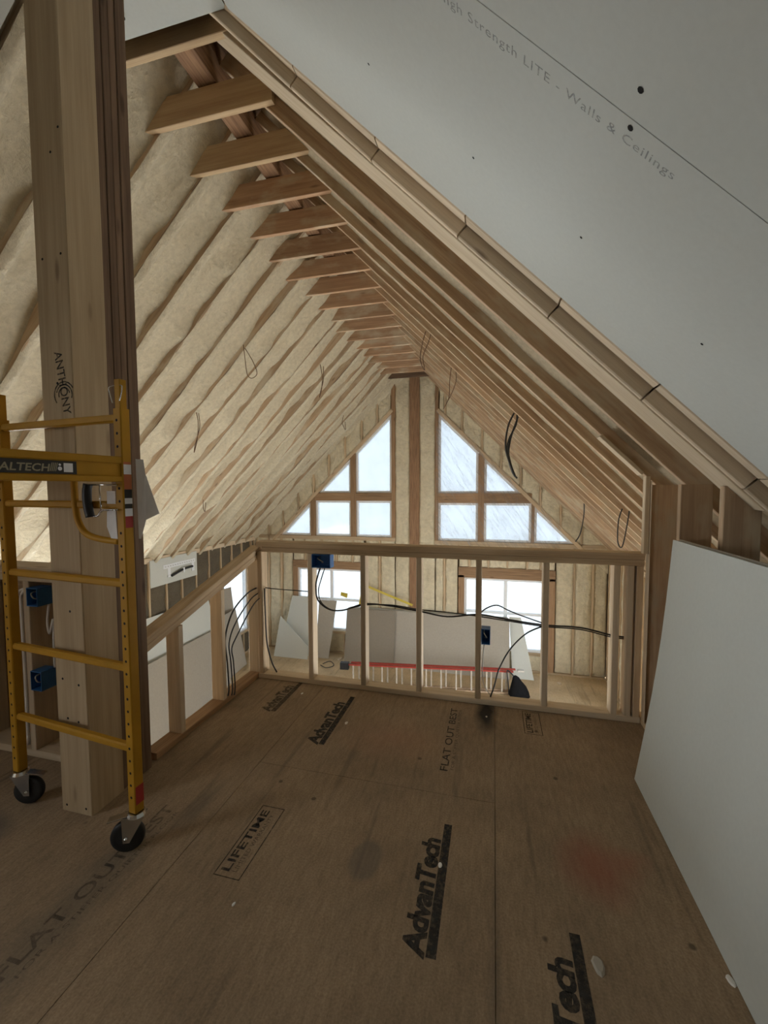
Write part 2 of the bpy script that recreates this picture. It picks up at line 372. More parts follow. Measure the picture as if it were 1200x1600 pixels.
for i in range(7):
    x0 = XL + i * 1.22; x1 = min(x0 + 1.22, XR)
    ys = [2.0 if i % 2 else 3.22, 4.44 if i % 2 else 5.66, 6.88 if i % 2 else 8.10, YF if i % 2 else YF]
    for a, b in zip(ys[:-1], ys[1:]):
        prism('subfloor_panel', [(x0 + g, a + g), (x1 - g, a + g), (x1 - g, b - g), (x0 + g, b - g)], ZF - 0.018, ZF, M_SUBL, lower)
# printing on the loft subfloor: reads away from the camera
def fm(x, y, z=0.0006): return frame_m((x, y, z), (0, 1, 0), (-1, 0, 0))
def flatrect(name, x0, x1, y0, y1, mat, parent, z=0.0006):
    return mesh(name, [(x0, y0, z), (x1, y0, z), (x1, y1, z), (x0, y1, z)], [(0, 1, 2, 3)], mat, parent)
pA, pB, pC, pD = PAN[(-1.2, -0.475)], PAN[(-1.2, 1.965)], PAN[(0.022, 0.745)], PAN[(-2.422, 0.745)]
def advan(x, y, parent, L=0.545, ink=M_INK, txt='AdvanTech'):
    flatrect('printed_bar', x - 0.033, x, y, y + L, ink, parent)
    lettering('printed_lettering', txt, L * 0.86, 0.078, fm(x - 0.036, y - 0.01), ink, parent, 0.042, 0.1, 0.93)
advan(-0.158, 1.24, pA); advan(-0.925, 2.19, pB, 0.57); advan(-1.375, 2.45, pD, 0.43, M_INKL)
advan(0.29, 0.885, pC, 0.545)
def lifetime(x, y, parent, L, Wd, ink):
    t = 0.004
    flatrect('printed_border', x, x + Wd, y, y + t, ink, parent); flatrect('printed_border', x, x + Wd, y + L - t, y + L, ink, parent)
    flatrect('printed_border', x, x + t, y + t, y + L - t, ink, parent); flatrect('printed_border', x + Wd - t, x + Wd, y + t, y + L - t, ink, parent)
    lettering('printed_lettering', 'LIFETIME', L * 0.86, 0.036, fm(x + 0.052, y + L * 0.07), ink, parent, 0.02)
    lettering('printed_lettering', 'LIMITED WARRANTY', L * 0.80, 0.018, fm(x + 0.082, y + L * 0.08), M_INKL, parent, 0.0)
lifetime(-1.02, 1.325, pA, 0.365, 0.112, M_INK); lifetime(0.196, 2.588, pC, 0.26, 0.105, M_INK)
lettering('printed_lettering', 'FLAT OUT BEST', 0.64, 0.042, fm(-0.214, 2.135), M_INK, pB, 0.006)
lettering('printed_lettering', 'FOR A STIFFER QUIETER FLOOR', 0.62, 0.020, fm(-0.182, 2.15), M_INKL, pB)
lettering('printed_lettering', 'FLAT OUT BEST', 0.72, 0.055, fm(-1.405, 0.86), M_INKF, pD, 0.012)
lettering('printed_lettering', 'FOR A STIFFER QUIETER FLOOR', 0.68, 0.022, fm(-1.365, 0.88), M_INKF, pD)

# ------------------------------------------------------------------ roof
ceiling = struct(empty('ceiling'))
for P, x1, y0, y1 in ((PL, XL - 0.35, YB - .2, DY0), (PL, DX - 0.02, DY0, DY1), (PL, XL - 0.35, DY1, YF + .2), (PR, XR + 0.35, YB - .2, YF + .2)):
    xr = RX + 0.22 if P is PL else RX - 0.22          # the two slopes meet above the ridge
    vs = [P(x, y, r) for r in (0.24, 0.30) for (x, y) in ((xr, y0), (x1, y0), (x1, y1), (xr, y1))]
    mesh('roof_deck', vs, [(0, 1, 2, 3), (4, 7, 6, 5), (0, 4, 5, 1), (1, 5, 6, 2), (2, 6, 7, 3), (3, 7, 4, 0)], M_SIDING, ceiling)
box('ridge_beam', RX - 0.067, RX + 0.067, YB, YF, 4.0, 4.36, M_LVL, ceiling)
KMAX = 17
for k in range(-13, KMAX + 1):
    y = RY(k) + 0.019
    bar('rafter', PL(RX - 0.07, y, 0.1175), PL(DX if DY0 - .05 < y < DY1 + .02 else XL - 0.1, y, 0.1175), 0.038, 0.235, M_RAFT, ceiling, (0, 1, 0))
    if k >= 1: bar('rafter', PR(RX + 0.07, y, 0.1175), PR(XR + 0.1, y, 0.1175), 0.038, 0.235, M_RAFTB, ceiling, (0, 1, 0))
    elif k < 0: bar('rafter', PR(RX + 0.07, y, 0.1775), PR(XR + 0.1, y, 0.1775), 0.038, 0.12, M_RAFTB, ceiling, (0, 1, 0))
# doubled rafter along the edge of the drywalled slope
bar('rafter_ply', PR(RX + 0.08, 2.122, 0.1), PR(1.06, 2.122, 0.1), 0.156, 0.2, M_BEAM, ceiling, (0, 1, 0))
cuts = [-1.42, -0.98, -0.58, -0.174, 0.221, 0.597, 0.975, 1.25]
for a, b in zip(cuts[:-1], cuts[1:]):
    def wed(x): return 0.0 if x > -0.75 else (x + 0.75) * 0.09
    bar('edge_block', PR(a + 0.003, 2.029 + wed(a), 0.037), PR(b - 0.003, 2.029 + wed(b), 0.037), 0.028, 0.066, M_PALE, ceiling, (0, 1, 0), 0.005)
    bar('edge_block', PR(a + 0.003, 1.975, 0.090), PR(b - 0.003, 1.975, 0.090), 0.078, 0.064, M_PALE, ceiling, (0, 1, 0), 0.018)
# collar ties
for k in range(0, KMAX + 1):
    y1 = RY(k); y0 = y1 - 0.038
    z0 = 3.806
    if k < 3: xa, xb = -2.42, -1.25 - (0.07 if k < 2 else 0)
    else: xa, xb = -2.40, -1.25
    m = M_TIEP if k in (0, 1, 2) else M_TIE
    if k == KMAX: m = M_POSTD
    box('collar_tie', xa, xb, y0 - 0.002, y1 - 0.001, z0, z0 + 0.184, m, ceiling)
# near ceilings in drywall
def slope_panel(P, x0, x1, y0, y1, rec0, mat):
    vs = [P(x, y, r) for r in (rec0, rec0 + 0.0127) for (x, y) in ((x0, y0), (x1, y0), (x1, y1), (x0, y1))]
    return mesh('drywall_panel', vs, [(0, 1, 2, 3), (4, 7, 6, 5), (0, 4, 5, 1), (1, 5, 6, 2), (2, 6, 7, 3), (3, 7, 4, 0)], mat, ceiling)
DREC = 0.06
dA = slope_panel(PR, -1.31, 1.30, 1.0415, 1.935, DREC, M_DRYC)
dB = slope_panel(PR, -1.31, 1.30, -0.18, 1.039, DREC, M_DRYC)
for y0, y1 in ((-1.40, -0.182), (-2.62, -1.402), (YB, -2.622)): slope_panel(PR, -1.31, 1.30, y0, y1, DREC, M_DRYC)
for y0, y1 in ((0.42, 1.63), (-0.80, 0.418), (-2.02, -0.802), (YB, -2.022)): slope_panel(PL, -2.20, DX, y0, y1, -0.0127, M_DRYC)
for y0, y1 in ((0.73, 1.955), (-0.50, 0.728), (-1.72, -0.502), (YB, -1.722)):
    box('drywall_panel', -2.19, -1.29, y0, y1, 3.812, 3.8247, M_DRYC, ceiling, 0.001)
for x, y, p in ((0.228, 0.975, dB), (0.234, 1.06, dA), (-0.121, 1.548, dA), (0.217, 1.50, dA), (0.569, 1.524, dA), (-0.483, 1.519, dA)):
    c = PR(x, y, DREC - 0.0008); r = 0.0075 if y < 1.1 else 0.005
    mesh('screw', disc_geo(c, NR, r, 8), [tuple(range(8))], M_HOLE, p)
# dot-matrix print along the factory edge of the ceiling board, reads down the slope
tx = V((1, 0, -1)).normalized()
lettering('printed_lettering', '1/2 High Strength LITE - Walls & Ceilings', 0.80, 0.030, frame_m(PR(-0.235, 1.108, DREC - 0.0008), tx, (0, -1, 0)), M_INKG, dA, 0.0, 0, 1.12)

# spray foam, one bay at a time, climbing over the rafter edges on the left
def foam_bay(P, y0, y1, x0, x1, nu, nv, fn, mat, seed):
    vs, fs = [], []
    for i in range(nu + 1):
        x = x0 + (x1 - x0) * i / nu
        for j in range(nv + 1):
            s = (y1 - y0) * j / nv
            vs.append(P(x, y0 + s, fn(x, s, seed)))
    for i in range(nu):
        for j in range(nv):
            a = i * (nv + 1) + j; fs.append((a, a + 1, a + nv + 2, a + nv + 1))
    return mesh('foam_bay', vs, fs, mat, ceiling, I4, True)
def n3(a, b, c): return noise.noise(V((a, b, c)))
def left_rec(x, s, seed):
    lo = n3(x * 1.3, s * 3, seed * 7.3); mid = n3(x * 5, s * 9, seed * 3.1 + 40); hi = n3(x * 19, s * 26, seed * 5.7 + 80)
    edge = 0.5 + 0.5 * n3(x * 2.1, 3.3, seed * 11.0)
    crest = -0.004 - 0.026 * edge - 0.010 * n3(x * 6, 1.0, seed * 2.0)
    if s < 0.046: base = crest + (0.014 if s < 0.004 else 0.003 if s > 0.03 else 0)
    else:
        t = min((s - 0.046) / 0.13, 1); t = t * t * (3 - 2 * t)
        base = crest + (0.108 - crest) * t
        q = max((s - 0.22) / 0.192, 0); cl = 0.55 + 1.1 * n3(x * 1.1, 9.1, seed * 4.4) + 0.45 * n3(x * 4.5, 2.0, seed)
        base -= 0.105 * min(max(cl, 0.05), 0.97) * q * q
    a = min(max((s - 0.0) / 0.05, 0.35), 1)
    return base + a * (lo * 0.026 + mid * 0.018 + hi * 0.007)
def right_rec(x, s, seed):
    lo = n3(x * 1.3, s * 3, seed * 7.3 + 9); mid = n3(x * 5, s * 9, seed * 3.1 + 4)
    q = abs(s / 0.373 - 0.5) * 2
    return 0.105 - 0.045 * q ** 3 + lo * 0.02 + mid * 0.008
for k in range(-2, KMAX):
    n = 130 if k < 8 else 90
    foam_bay(PL, RY(k) - 0.003, RY(k + 1) + 0.002, RX - 0.08, XL - 0.06, n, 16, left_rec, M_FOAM, k + 3)
foam_bay(PL, RY(KMAX) - 0.003, YF + 0.05, RX - 0.08, XL - 0.06, 70, 14, left_rec, M_FOAM, 31)
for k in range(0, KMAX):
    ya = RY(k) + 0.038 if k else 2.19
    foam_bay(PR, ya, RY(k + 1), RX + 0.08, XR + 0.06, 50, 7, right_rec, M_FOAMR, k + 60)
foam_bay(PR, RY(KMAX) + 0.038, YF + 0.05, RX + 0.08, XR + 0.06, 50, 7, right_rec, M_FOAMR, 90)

# ------------------------------------------------------------------ far gable wall
wall_far = struct(empty('wall_far', (RX, YF, ZF)))
def foam_patch(c00, c10, c11, c01, nu, nv, seed, parent=wall_far, y0=YF + 0.012, depth=0.022, mat=None, axis='Y', sgn=1.0):
    """a puffed foam panel filling one stud bay; corners given as (x, z)"""
    vs, fs = [], []
    for i in range(nu + 1):
        u = i / nu
        for j in range(nv + 1):
            v = j / nv
            a = [(1 - u) * (1 - v) * c00[q] + u * (1 - v) * c10[q] + u * v * c11[q] + (1 - u) * v * c01[q] for q in (0, 1)]
            e = min(u, 1 - u, v, 1 - v) * 2
            pf = math.sqrt(max(0, 1 - (1 - min(e * 2.2, 1)) ** 2))
            d = depth * (1 - pf) + 0.032 * n3(a[0] * 4, a[1] * 3, seed) + 0.022 * n3(a[0] * 10, a[1] * 8, seed + 9)
            vs.append((a[0], y0 + d, a[1]) if axis == 'Y' else (y0 + sgn * d, a[0], a[1]))
    for i in range(nu):
        for j in range(nv):
            b = i * (nv + 1) + j; fs.append((b, b + nv + 1, b + nv + 2, b + 1))
    return mesh('foam_panel', vs, fs, mat or M_FOAMW, parent, I4, True)
D = 0.14
def fstud(x0, x1, z0, z1, mat=M_STUD, nm='stud'): return box(nm, x0, x1, YF, YF + D, z0, z1, mat, wall_far)
def roofz(x): return min(x + CL, CR - x)
# rake lines of the upper windows
def rl(x): return x + 5.42
def rr(x): return 1.905 - x
TOP = 0.30
# centre: doubled studs, laminated post and two foam bays
fstud(-2.27, -2.18, 0.31, roofz(-2.2) + TOP, M_BROWN); fstud(-1.27, -1.195, 0.27, roofz(-1.25) + TOP, M_BROWN)
box('laminated_post', -1.845, -1.625, YF - 0.01, YF + D, ZF, 4.05, M_LVL, wall_far)
for z0, z1, s in ((ZF + .04, 0.22, 1), (0.22, 3.95, 2)):
    foam_patch((-2.18, z0), (-1.845, z0), (-1.845, z1), (-2.18, z1), 10, 44, s); foam_patch((-1.625, z0), (-1.27, z0), (-1.27, z1), (-1.625, z1), 10, 44, s + 5)
# rake framing above the windows with short foam bays
bar('rake_member', (-5.30, YF + D / 2 - 0.005, rl(-5.30) + 0.055), (-2.25, YF + D / 2 - 0.005, rl(-2.25) + 0.055), D, 0.08, M_STUD, wall_far, (0, 1, 0))
bar('rake_member', (1.85, YF + D / 2 - 0.005, rr(1.85) + 0.055), (-1.22, YF + D / 2 - 0.005, rr(-1.22) + 0.055), D, 0.08, M_STUD, wall_far, (0, 1, 0))
def rake_bays(xs, lo, sd):
    for i in range(len(xs) - 1):
        a, b = xs[i] + 0.02, xs[i + 1] - 0.02
        foam_patch((a, lo(a) + 0.06), (b, lo(b) + 0.06), (b, roofz(b) + TOP), (a, roofz(a) + TOP), 8, 14, sd + i)
        if i: box('stud', xs[i] - 0.019, xs[i] + 0.019, YF, YF + D, lo(xs[i]) + 0.06, roofz(xs[i]) + TOP, M_STUD, wall_far)
rake_bays([-5.82, -5.42, -5.02, -4.61, -4.20, -3.80, -3.39, -2.98, -2.60, -2.27], rl, 20)
rake_bays([-1.195, -1.05, -0.68, -0.25, 0.15, 0.56, 0.96, 1.37, 1.78, 2.32], rr, 40)
# mullion framing between the upper windows
fstud(-3.262, -3.134, 0.31, rl(-3.2) + .04, M_BROWN, 'mullion_stud'); fstud(-4.285, -4.16, 0.31, rl(-4.22) + .04, M_BROWN, 'mullion_stud')
fstud(-0.325, -0.195, 0.27, rr(-0.26) + .04, M_BROWN, 'mullion_stud'); fstud(0.79, 0.85, 0.27, rr(0.82) + .04, M_BROWN, 'mullion_stud')
for x0, x1 in ((-4.16, -3.262), (-3.134, -2.27)): fstud(x0, x1, 1.16, 1.345, M_BROWN, 'transom_board')
for x0, x1 in ((-1.195, -0.325), (-0.195, 0.79)): fstud(x0, x1, 1.12, 1.335, M_BROWN, 'transom_board')
# sill band
fstud(XL, -2.18, 0.225, 0.31, M_STUD, 'sill_plate'); fstud(-1.27, XR, 0.185, 0.27, M_STUD, 'sill_plate')
def band(xs, z0, z1, sd, nv=10):
    for i in range(len(xs) - 1):
        a, b = xs[i] + 0.019, xs[i + 1] - 0.019
        foam_patch((a, z0), (b, z0), (b, z1), (a, z1), 8, nv, sd + i * 3.7)
        if i: box('stud', xs[i] - 0.019, xs[i] + 0.019, YF, YF + D, z0, z1, M_STUD, wall_far)
band([-4.77, -4.45, -4.04, -3.63, -3.22, -2.93], -0.30, 0.225, 60); band([-0.74, -0.50, -0.09, 0.31, 0.72, 1.00, 1.29], -0.30, 0.185, 70)
fstud(-4.77, -2.93, -0.485, -0.30, M_BROWN, 'header'); fstud(-0.74, 1.29, -0.535, -0.30, M_BROWN, 'header')
for x0, x1 in ((-4.77, -4.66), (-2.95, -2.91), (-0.74, -0.61), (1.17, 1.29)): fstud(x0, x1, ZF, -0.30 if x0 > -3 and x0 < -2 else -0.485, M_BROWN, 'jamb_stud')
band([-4.66, -4.25, -3.85, -3.45, -2.95], ZF + 0.04, -2.06, 80, 6); band([-0.61, -0.19, 0.22, 0.62, 1.17], ZF + 0.04, -2.18, 90, 6)
fstud(-4.66, -2.95, -2.06, -2.0, M_STUD, 'sill_plate'); fstud(-0.61, 1.17, -2.18, -2.12, M_STUD, 'sill_plate')
# full-height bays beside the lower windows
for xs, zt, sd in (([-5.82, -5.44, -5.09, -4.77], 0.225, 100), ([-2.91, -2.56, -2.18], 0.225, 110), ([-1.27, -1.05, -0.74], 0.185, 120), ([1.29, 1.66, 2.02, 2.32], 0.185, 130)):
    for i in range(len(xs) - 1):
        a, b = xs[i] + 0.02, xs[i + 1] - 0.02
        foam_patch((a, ZF + .04), (b, ZF + .04), (b, zt), (a, zt), 9, 44, sd + i * 2.3, depth=0.03)
        if i: box('stud', xs[i] - 0.02, xs[i] + 0.02, YF, YF + D, ZF, zt, M_STUD, wall_far)
box('sole_plate', XL, XR, YF - 0.002, YF + D, ZF, ZF + 0.04, M_STUD, wall_far)
# outer skin of the gables with the window openings left free: vertical strips
def skin(y0, y1, xs_open, parent, name='sheathing'):
    """xs_open: list of (x0,x1,[(z0,z1) solid spans as functions of x]) quads"""
    for x0, x1, spans in xs_open:
        for lo, hi in spans:
            l0, l1 = (lo(x0), lo(x1)) if callable(lo) else (lo, lo); h0, h1 = (hi(x0), hi(x1)) if callable(hi) else (hi, hi)
            vs = [(x, y, z) for y in (y0, y1) for x, z in ((x0, l0), (x1, l1), (x1, h1), (x0, h0))]
            mesh(name, vs, [(0, 1, 2, 3), (4, 7, 6, 5), (0, 4, 5, 1), (1, 5, 6, 2), (2, 6, 7, 3), (3, 7, 4, 0)], M_SIDING, parent)
tz = lambda x: roofz(x) + 0.40
yk0, yk1 = YF + D, YF + D + 0.03
skin(yk0, yk1, [
    (XL - .2, -5.08, [(ZF, tz)]), (-5.08, -4.66, [(ZF, 0.30), (rl, tz)]), (-4.66, -4.285, [(ZF, -2.0), (-0.49, 0.30), (rl, tz)]),
    (-4.285, -4.16, [(ZF, -2.0), (-0.49, tz)]), (-4.16, -3.262, [(ZF, -2.0), (-0.49, 0.30), (1.15, 1.35), (rl, tz)]), (-3.262, -3.134, [(ZF, -2.0), (-0.49, tz)]),
    (-3.134, -2.95, [(ZF, -2.0), (-0.49, 0.30), (1.15, 1.35), (rl, tz)]), (-2.95, -2.27, [(ZF, 0.30), (1.15, 1.35), (rl, tz)]), (-2.27, RX, [(ZF, tz)]), (RX, -1.195, [(ZF, tz)]),
    (-1.195, -0.61, [(ZF, 0.26), (1.11, 1.34), (rr, tz)]), (-0.61, -0.325, [(ZF, -2.12), (-0.54, 0.26), (1.11, 1.34), (rr, tz)]), (-0.325, -0.195, [(ZF, -2.12), (-0.54, tz)]),
    (-0.195, 0.56, [(ZF, -2.12), (-0.54, 0.26), (1.11, 1.34), (rr, tz)]), (0.56, 0.79, [(ZF, -2.12), (-0.54, 0.26), (1.11, tz)]), (0.79, 0.85, [(ZF, -2.12), (-0.54, tz)]),
    (0.85, 1.17, [(ZF, -2.12), (-0.54, 0.26), (rr, tz)]), (1.17, 1.64, [(ZF, 0.26), (rr, tz)]), (1.64, XR + .2, [(ZF, tz)])], wall_far)

# windows
def inset(poly, d):
    n = len(poly); out = []
    area = sum(poly[i][0] * poly[(i + 1) % n][1] - poly[(i + 1) % n][0] * poly[i][1] for i in range(n)); sg = 1 if area > 0 else -1
    for i in range(n):
        p0, p1, p2 = V(poly[i - 1]), V(poly[i]), V(poly[(i + 1) % n])
        e1, e2 = (p1 - p0).normalized(), (p2 - p1).normalized()
        n1, n2 = V((-e1.y, e1.x)) * sg, V((-e2.y, e2.x)) * sg
        b = (n1 + n2); b = b / max(b.dot(n1), 0.2)
        out.append(tuple(p1 + b * d))
    return out
WN = [0]
def window(poly, toW, fw=0.05, mull=None, rails=None, glass=None):
    """poly in local (a, b); toW maps (a, b, depth) to world"""
    WN[0] += 1
    cx = sum(p[0] for p in poly) / len(poly); b0 = min(p[1] for p in poly)
    e = struct(empty('window_%d' % WN[0], toW(cx, b0, 0.08)))
    n = len(poly); q = inset(poly, fw); d0, d1 = 0.055, 0.125
    vs = [toW(a, b, d) for d in (d0, d1) for pl in (poly, q) for a, b in pl]; fs = []
    for i in range(n):
        j = (i + 1) % n
        fs += [(i, j, n + j, n + i), (2 * n + i, 3 * n + i, 3 * n + j, 2 * n + j), (n + i, n + j, 3 * n + j, 3 * n + i), (i, 2 * n + i, 2 * n + j, j)]
    mesh('window_frame', vs, fs, M_VINYL, e)
    q2 = inset(poly, fw - 0.004)
    mesh('glass_pane', [toW(a, b, 0.095) for a, b in q2], [tuple(range(n))], glass or M_GLASS, e)
    def strip(a0, a1, b0_, b1_):
        vs = [toW(a, b, d) for d in (0.06, 0.12) for a, b in ((a0, b0_), (a1, b0_), (a1, b1_), (a0, b1_))]
        mesh('sash_bar', vs, [(0, 1, 2, 3), (4, 7, 6, 5), (0, 4, 5, 1), (1, 5, 6, 2), (2, 6, 7, 3), (3, 7, 4, 0)], M_VINYL, e)
    lo, hi = min(p[1] for p in q), max(p[1] for p in q); le, ri = min(p[0] for p in q), max(p[0] for p in q)
    for a in (mull or []): strip(a - 0.035, a + 0.035, lo, hi)
    for b in (rails or []):
        ed = [le] + [x for a in (mull or []) for x in (a - 0.035, a + 0.035)] + [ri]
        for s in range(0, len(ed), 2): strip(ed[s], ed[s + 1], b - 0.025, b + 0.025)
    return e
farW = lambda a, b, d: (a, YF + d, b)
window([(-3.134, 1.345), (-2.27, 1.345), (-2.27, rl(-2.27)), (-3.134, rl(-3.134))], farW, glass=M_GLASSU)
window([(-4.10, 1.345), (-3.262, 1.345), (-3.262, rl(-3.262))], farW, glass=M_GLASSU)
window([(-5.09, 0.31), (-4.285, 0.31), (-4.285, rl(-4.285))], farW, glass=M_GLASSU)
window([(-4.16, 0.31), (-3.262, 0.31), (-3.262, 1.16), (-4.16, 1.16)], farW, glass=M_GLASSU)
window([(-3.134, 0.31), (-2.27, 0.31), (-2.27, 1.16), (-3.134, 1.16)], farW, glass=M_GLASSU)
window([(-1.195, 1.335), (-0.325, 1.335), (-0.325, rr(-0.325)), (-1.195, rr(-1.195))], farW, glass=M_GLASSU)
window([(-0.195, 1.335), (0.57, 1.335), (-0.195, rr(-0.195))], farW, glass=M_GLASSU)
window([(-1.195, 0.27), (-0.325, 0.27), (-0.325, 1.12), (-1.195, 1.12)], farW, glass=M_GLASSU)
window([(-0.195, 0.27), (0.79, 0.27), (0.79, 1.12), (-0.195, 1.12)], farW, glass=M_GLASSU)
window([(0.85, 0.27), (1.635, 0.27), (0.85, rr(0.85))], farW, glass=M_GLASSU)
window([(-4.66, -2.0), (-2.95, -2.0), (-2.95, -0.485), (-4.66, -0.485)], farW, 0.05, [-3.78], [-1.24], glass=M_GLASSL)
window([(-0.61, -2.12), (1.17, -2.12), (1.17, -0.535), (-0.61, -0.535)], farW, 0.05, [0.28], [-1.30], glass=M_GLASSL)
portal('portal_far_upper', (-1.75, YF + 0.2, 1.7), (0, -1, 0), 6.8, 2.9)
portal('portal_far_lower', (-1.75, YF + 0.2, -1.3), (0, -1, 0), 6.2, 1.7)

# ------------------------------------------------------------------ left wall
wall_left = struct(empty('wall_left', (XL, 3, ZF)))
ztl = 0.25
LW = (8.22, 9.16, -2.0, -0.47)
box('top_plate', XL - D, XL, YB, YF, ztl - 0.09, ztl, M_PALE, wall_left); box('sole_plate', XL - D, XL, YB, YF, ZF, ZF + 0.04, M_STUD, wall_left)
ys = [7.298 + 0.405 * i for i in range(-15, 6)]
prev = None
for y in ys + [YF - 0.02]:
    inwin = LW[0] < y < LW[1]
    spans = [(ZF + 0.04, LW[2]), (LW[3] + 0.0, ztl - 0.09)] if inwin else [(ZF + 0.04, ztl - 0.09)]
    if 2.28 < y < 5.82: spans = [(ZF + 0.04, -2.41), (0.01, ztl - 0.09)]
    for z0, z1 in spans: box('stud', XL - D, XL, y - 0.019, y + 0.019, z0, z1, M_STUD, wall_left)
    if prev is not None and y > 5.9:
        a, b = prev + 0.019, y - 0.019
        over = b > LW[0] and a < LW[1]
        for z0, z1 in ([(ZF + .04, LW[2] - 0.04), (LW[3] + 0.10, ztl - 0.09)] if over else [(ZF + .04, ztl - 0.09)]):
            foam_patch((a, z0), (b, z0), (b, z1), (a, z1), 6, 26, y * 3, wall_left, XL - 0.012, 0.02, M_WOOL, 'X', -1.0)
    prev = y
box('header', XL - D, XL + 0.002, LW[0] - 0.08, LW[1] + 0.06, LW[3], LW[3] + 0.1, M_STUD, wall_left); box('sill_plate', XL - D, XL + 0.002, LW[0], LW[1], LW[2] - 0.04, LW[2], M_STUD, wall_left)
for y0, y1, z0, z1 in ((YB - .1, 2.3, ZF, 0.45), (2.3, 5.8, ZF, -2.4), (2.3, 5.8, 0.0, 0.45), (5.8, LW[0], ZF, 0.45), (LW[0], LW[1], ZF, LW[2]), (LW[0], LW[1], LW[3], 0.45), (LW[1], YF + .2, ZF, 0.45)):
    box('sheathing', XL - D - 0.03, XL - D, y0, y1, z0, z1, M_SIDING, wall_left, 0.001)
leftW = lambda a, b, d: (XL - d, a, b)
window([(LW[0], LW[2]), (LW[1], LW[2]), (LW[1], LW[3]), (LW[0], LW[3])], leftW, 0.045, glass=M_GLASSL)
window([(2.3, -2.4), (5.8, -2.4), (5.8, 0.0), (2.3, 0.0)], leftW, 0.05, [3.45, 4.6])  # added window, out of view, brightens the lower room
portal('portal_added_left', (XL - 0.25, 4.05, -1.2), (1, 0, 0), 3.5, 2.4)
portal('portal_left_small', (XL - 0.25, 8.69, -1.23), (1, 0, 0), 0.95, 1.55)

# ------------------------------------------------------------------ right wall (lower room), back gable
wall_right = struct(empty('wall_right', (XR, 3, ZF)))
box('top_plate', XR, XR + D, YB, YF, 0.05, 0.14, M_STUD, wall_right); box('sole_plate', XR, XR + D, YB, YF, ZF, ZF + 0.04, M_STUD, wall_right)
prev = None
for i in range(0, 9):
    y = 7.03 + 0.405 * i if i < 7 else YF - 0.02
    if y > YF: continue
    box('stud', XR, XR + D, y - 0.019, y + 0.019, ZF + .04, 0.05, M_STUD, wall_right)
    if prev: foam_patch((prev + .019, ZF + .04), (y - .019, ZF + .04), (y - .019, 0.05), (prev + .019, 0.05), 6, 24, y * 2, wall_right, XR + 0.012, 0.02, M_FOAMW, 'X', 1.0)
    prev = y
for y0, y1, z0, z1 in ((YB - .1, 3.4, ZF, 0.45), (3.4, 7.0, ZF, -2.4), (3.4, 7.0, -0.9, 0.45), (7.0, YF + .2, ZF, 0.45)):
    box('sheathing', XR + D, XR + D + 0.03, y0, y1, z0, z1, M_SIDING, wall_right, 0.001)
rightW = lambda a, b, d: (XR + d, a, b)
window([(3.4, -2.4), (7.0, -2.4), (7.0, -0.9), (3.4, -0.9)], rightW, 0.05, [4.6, 5.8])  # added opening on the unseen stretch of wall, lets in extra daylight
portal('portal_added_right', (XR + 0.25, 5.2, -1.65), (-1, 0, 0), 3.6, 1.5)
wall_back = struct(empty('wall_back', (RX, YB, ZF)))
skin(YB - 0.03, YB, [(XL - .2, RX, [(ZF, tz)]), (RX, XR + .2, [(ZF, tz)])], wall_back)
# added dormer, out of view beside the camera, to light the loft
wall_added_dormer = struct(empty('wall_added_dormer', (DX, -1.35, 0)))
for y0, y1, z0, z1 in ((DY0, DY0 + 0.2, 0.001, 2.6), (DY1 - 0.2, DY1, 0.001, 2.6), (DY0 + 0.2, DY1 - 0.2, 0.001, 0.75), (DY0 + 0.2, DY1 - 0.2, 2.05, 2.6)):
    box('wall_panel', DX - 0.14, DX, y0, y1, z0, z1, M_DRYC, wall_added_dormer, 0.001)
for y in (DY0 - 0.03, DY1):
    vs = [(x, yy, z) for yy in (y, y + 0.03) for x, z in ((DX + 0.02, 0.0), (DX + 0.02, DX + CL + 0.36), (XL - 0.3, XL + CL + 0.06), (XL - 0.3, 0.0))]
    mesh('added_dormer_cheek', vs, [(0, 1, 2, 3), (4, 7, 6, 5), (0, 4, 5, 1), (1, 5, 6, 2), (2, 6, 7, 3), (3, 7, 4, 0)], M_SIDING, wall_added_dormer)
addedW = lambda a, b, d: (DX - d, a, b)
window([(DY0 + 0.2, 0.75), (DY1 - 0.2, 0.75), (DY1 - 0.2, 2.05), (DY0 + 0.2, 2.05)], addedW, 0.05, [(DY0 + DY1) / 2])
portal('portal_added_dormer', (DX - 0.25, (DY0 + DY1) / 2, 1.4), (1, 0, 0), DY1 - DY0 - 0.4, 1.3)

# ------------------------------------------------------------------ loft guard wall across the view
YH = 2.87; HD = 0.089
wall_guard = struct(empty('wall_guard', (-0.43, YH, 0)))
box('sole_plate', -1.745, 0.895, YH, YH + HD, 0.0005, 0.0385, M_PALE, wall_guard)
box('top_plate', -1.70, 0.895, YH, YH + HD, 0.985, 1.023, M_STUD, wall_guard); box('top_plate', -1.745, 0.895, YH - 0.006, YH + HD + 0.004, 1.0235, 1.066, M_STUD, wall_guard)
for x0, m in ((-1.742, M_STUD), (-1.326, M_PALE), (-0.917, M_PALE), (-0.512, M_PALE), (-0.108, M_STUD), (0.316, M_PALE), (0.727, M_PALE), (0.803, M_PALE), (0.854, M_STUD)):
    box('stud', x0, x0 + 0.038, YH + 0.001, YH + HD - 0.001, 0.039, 0.9845, m, wall_guard)
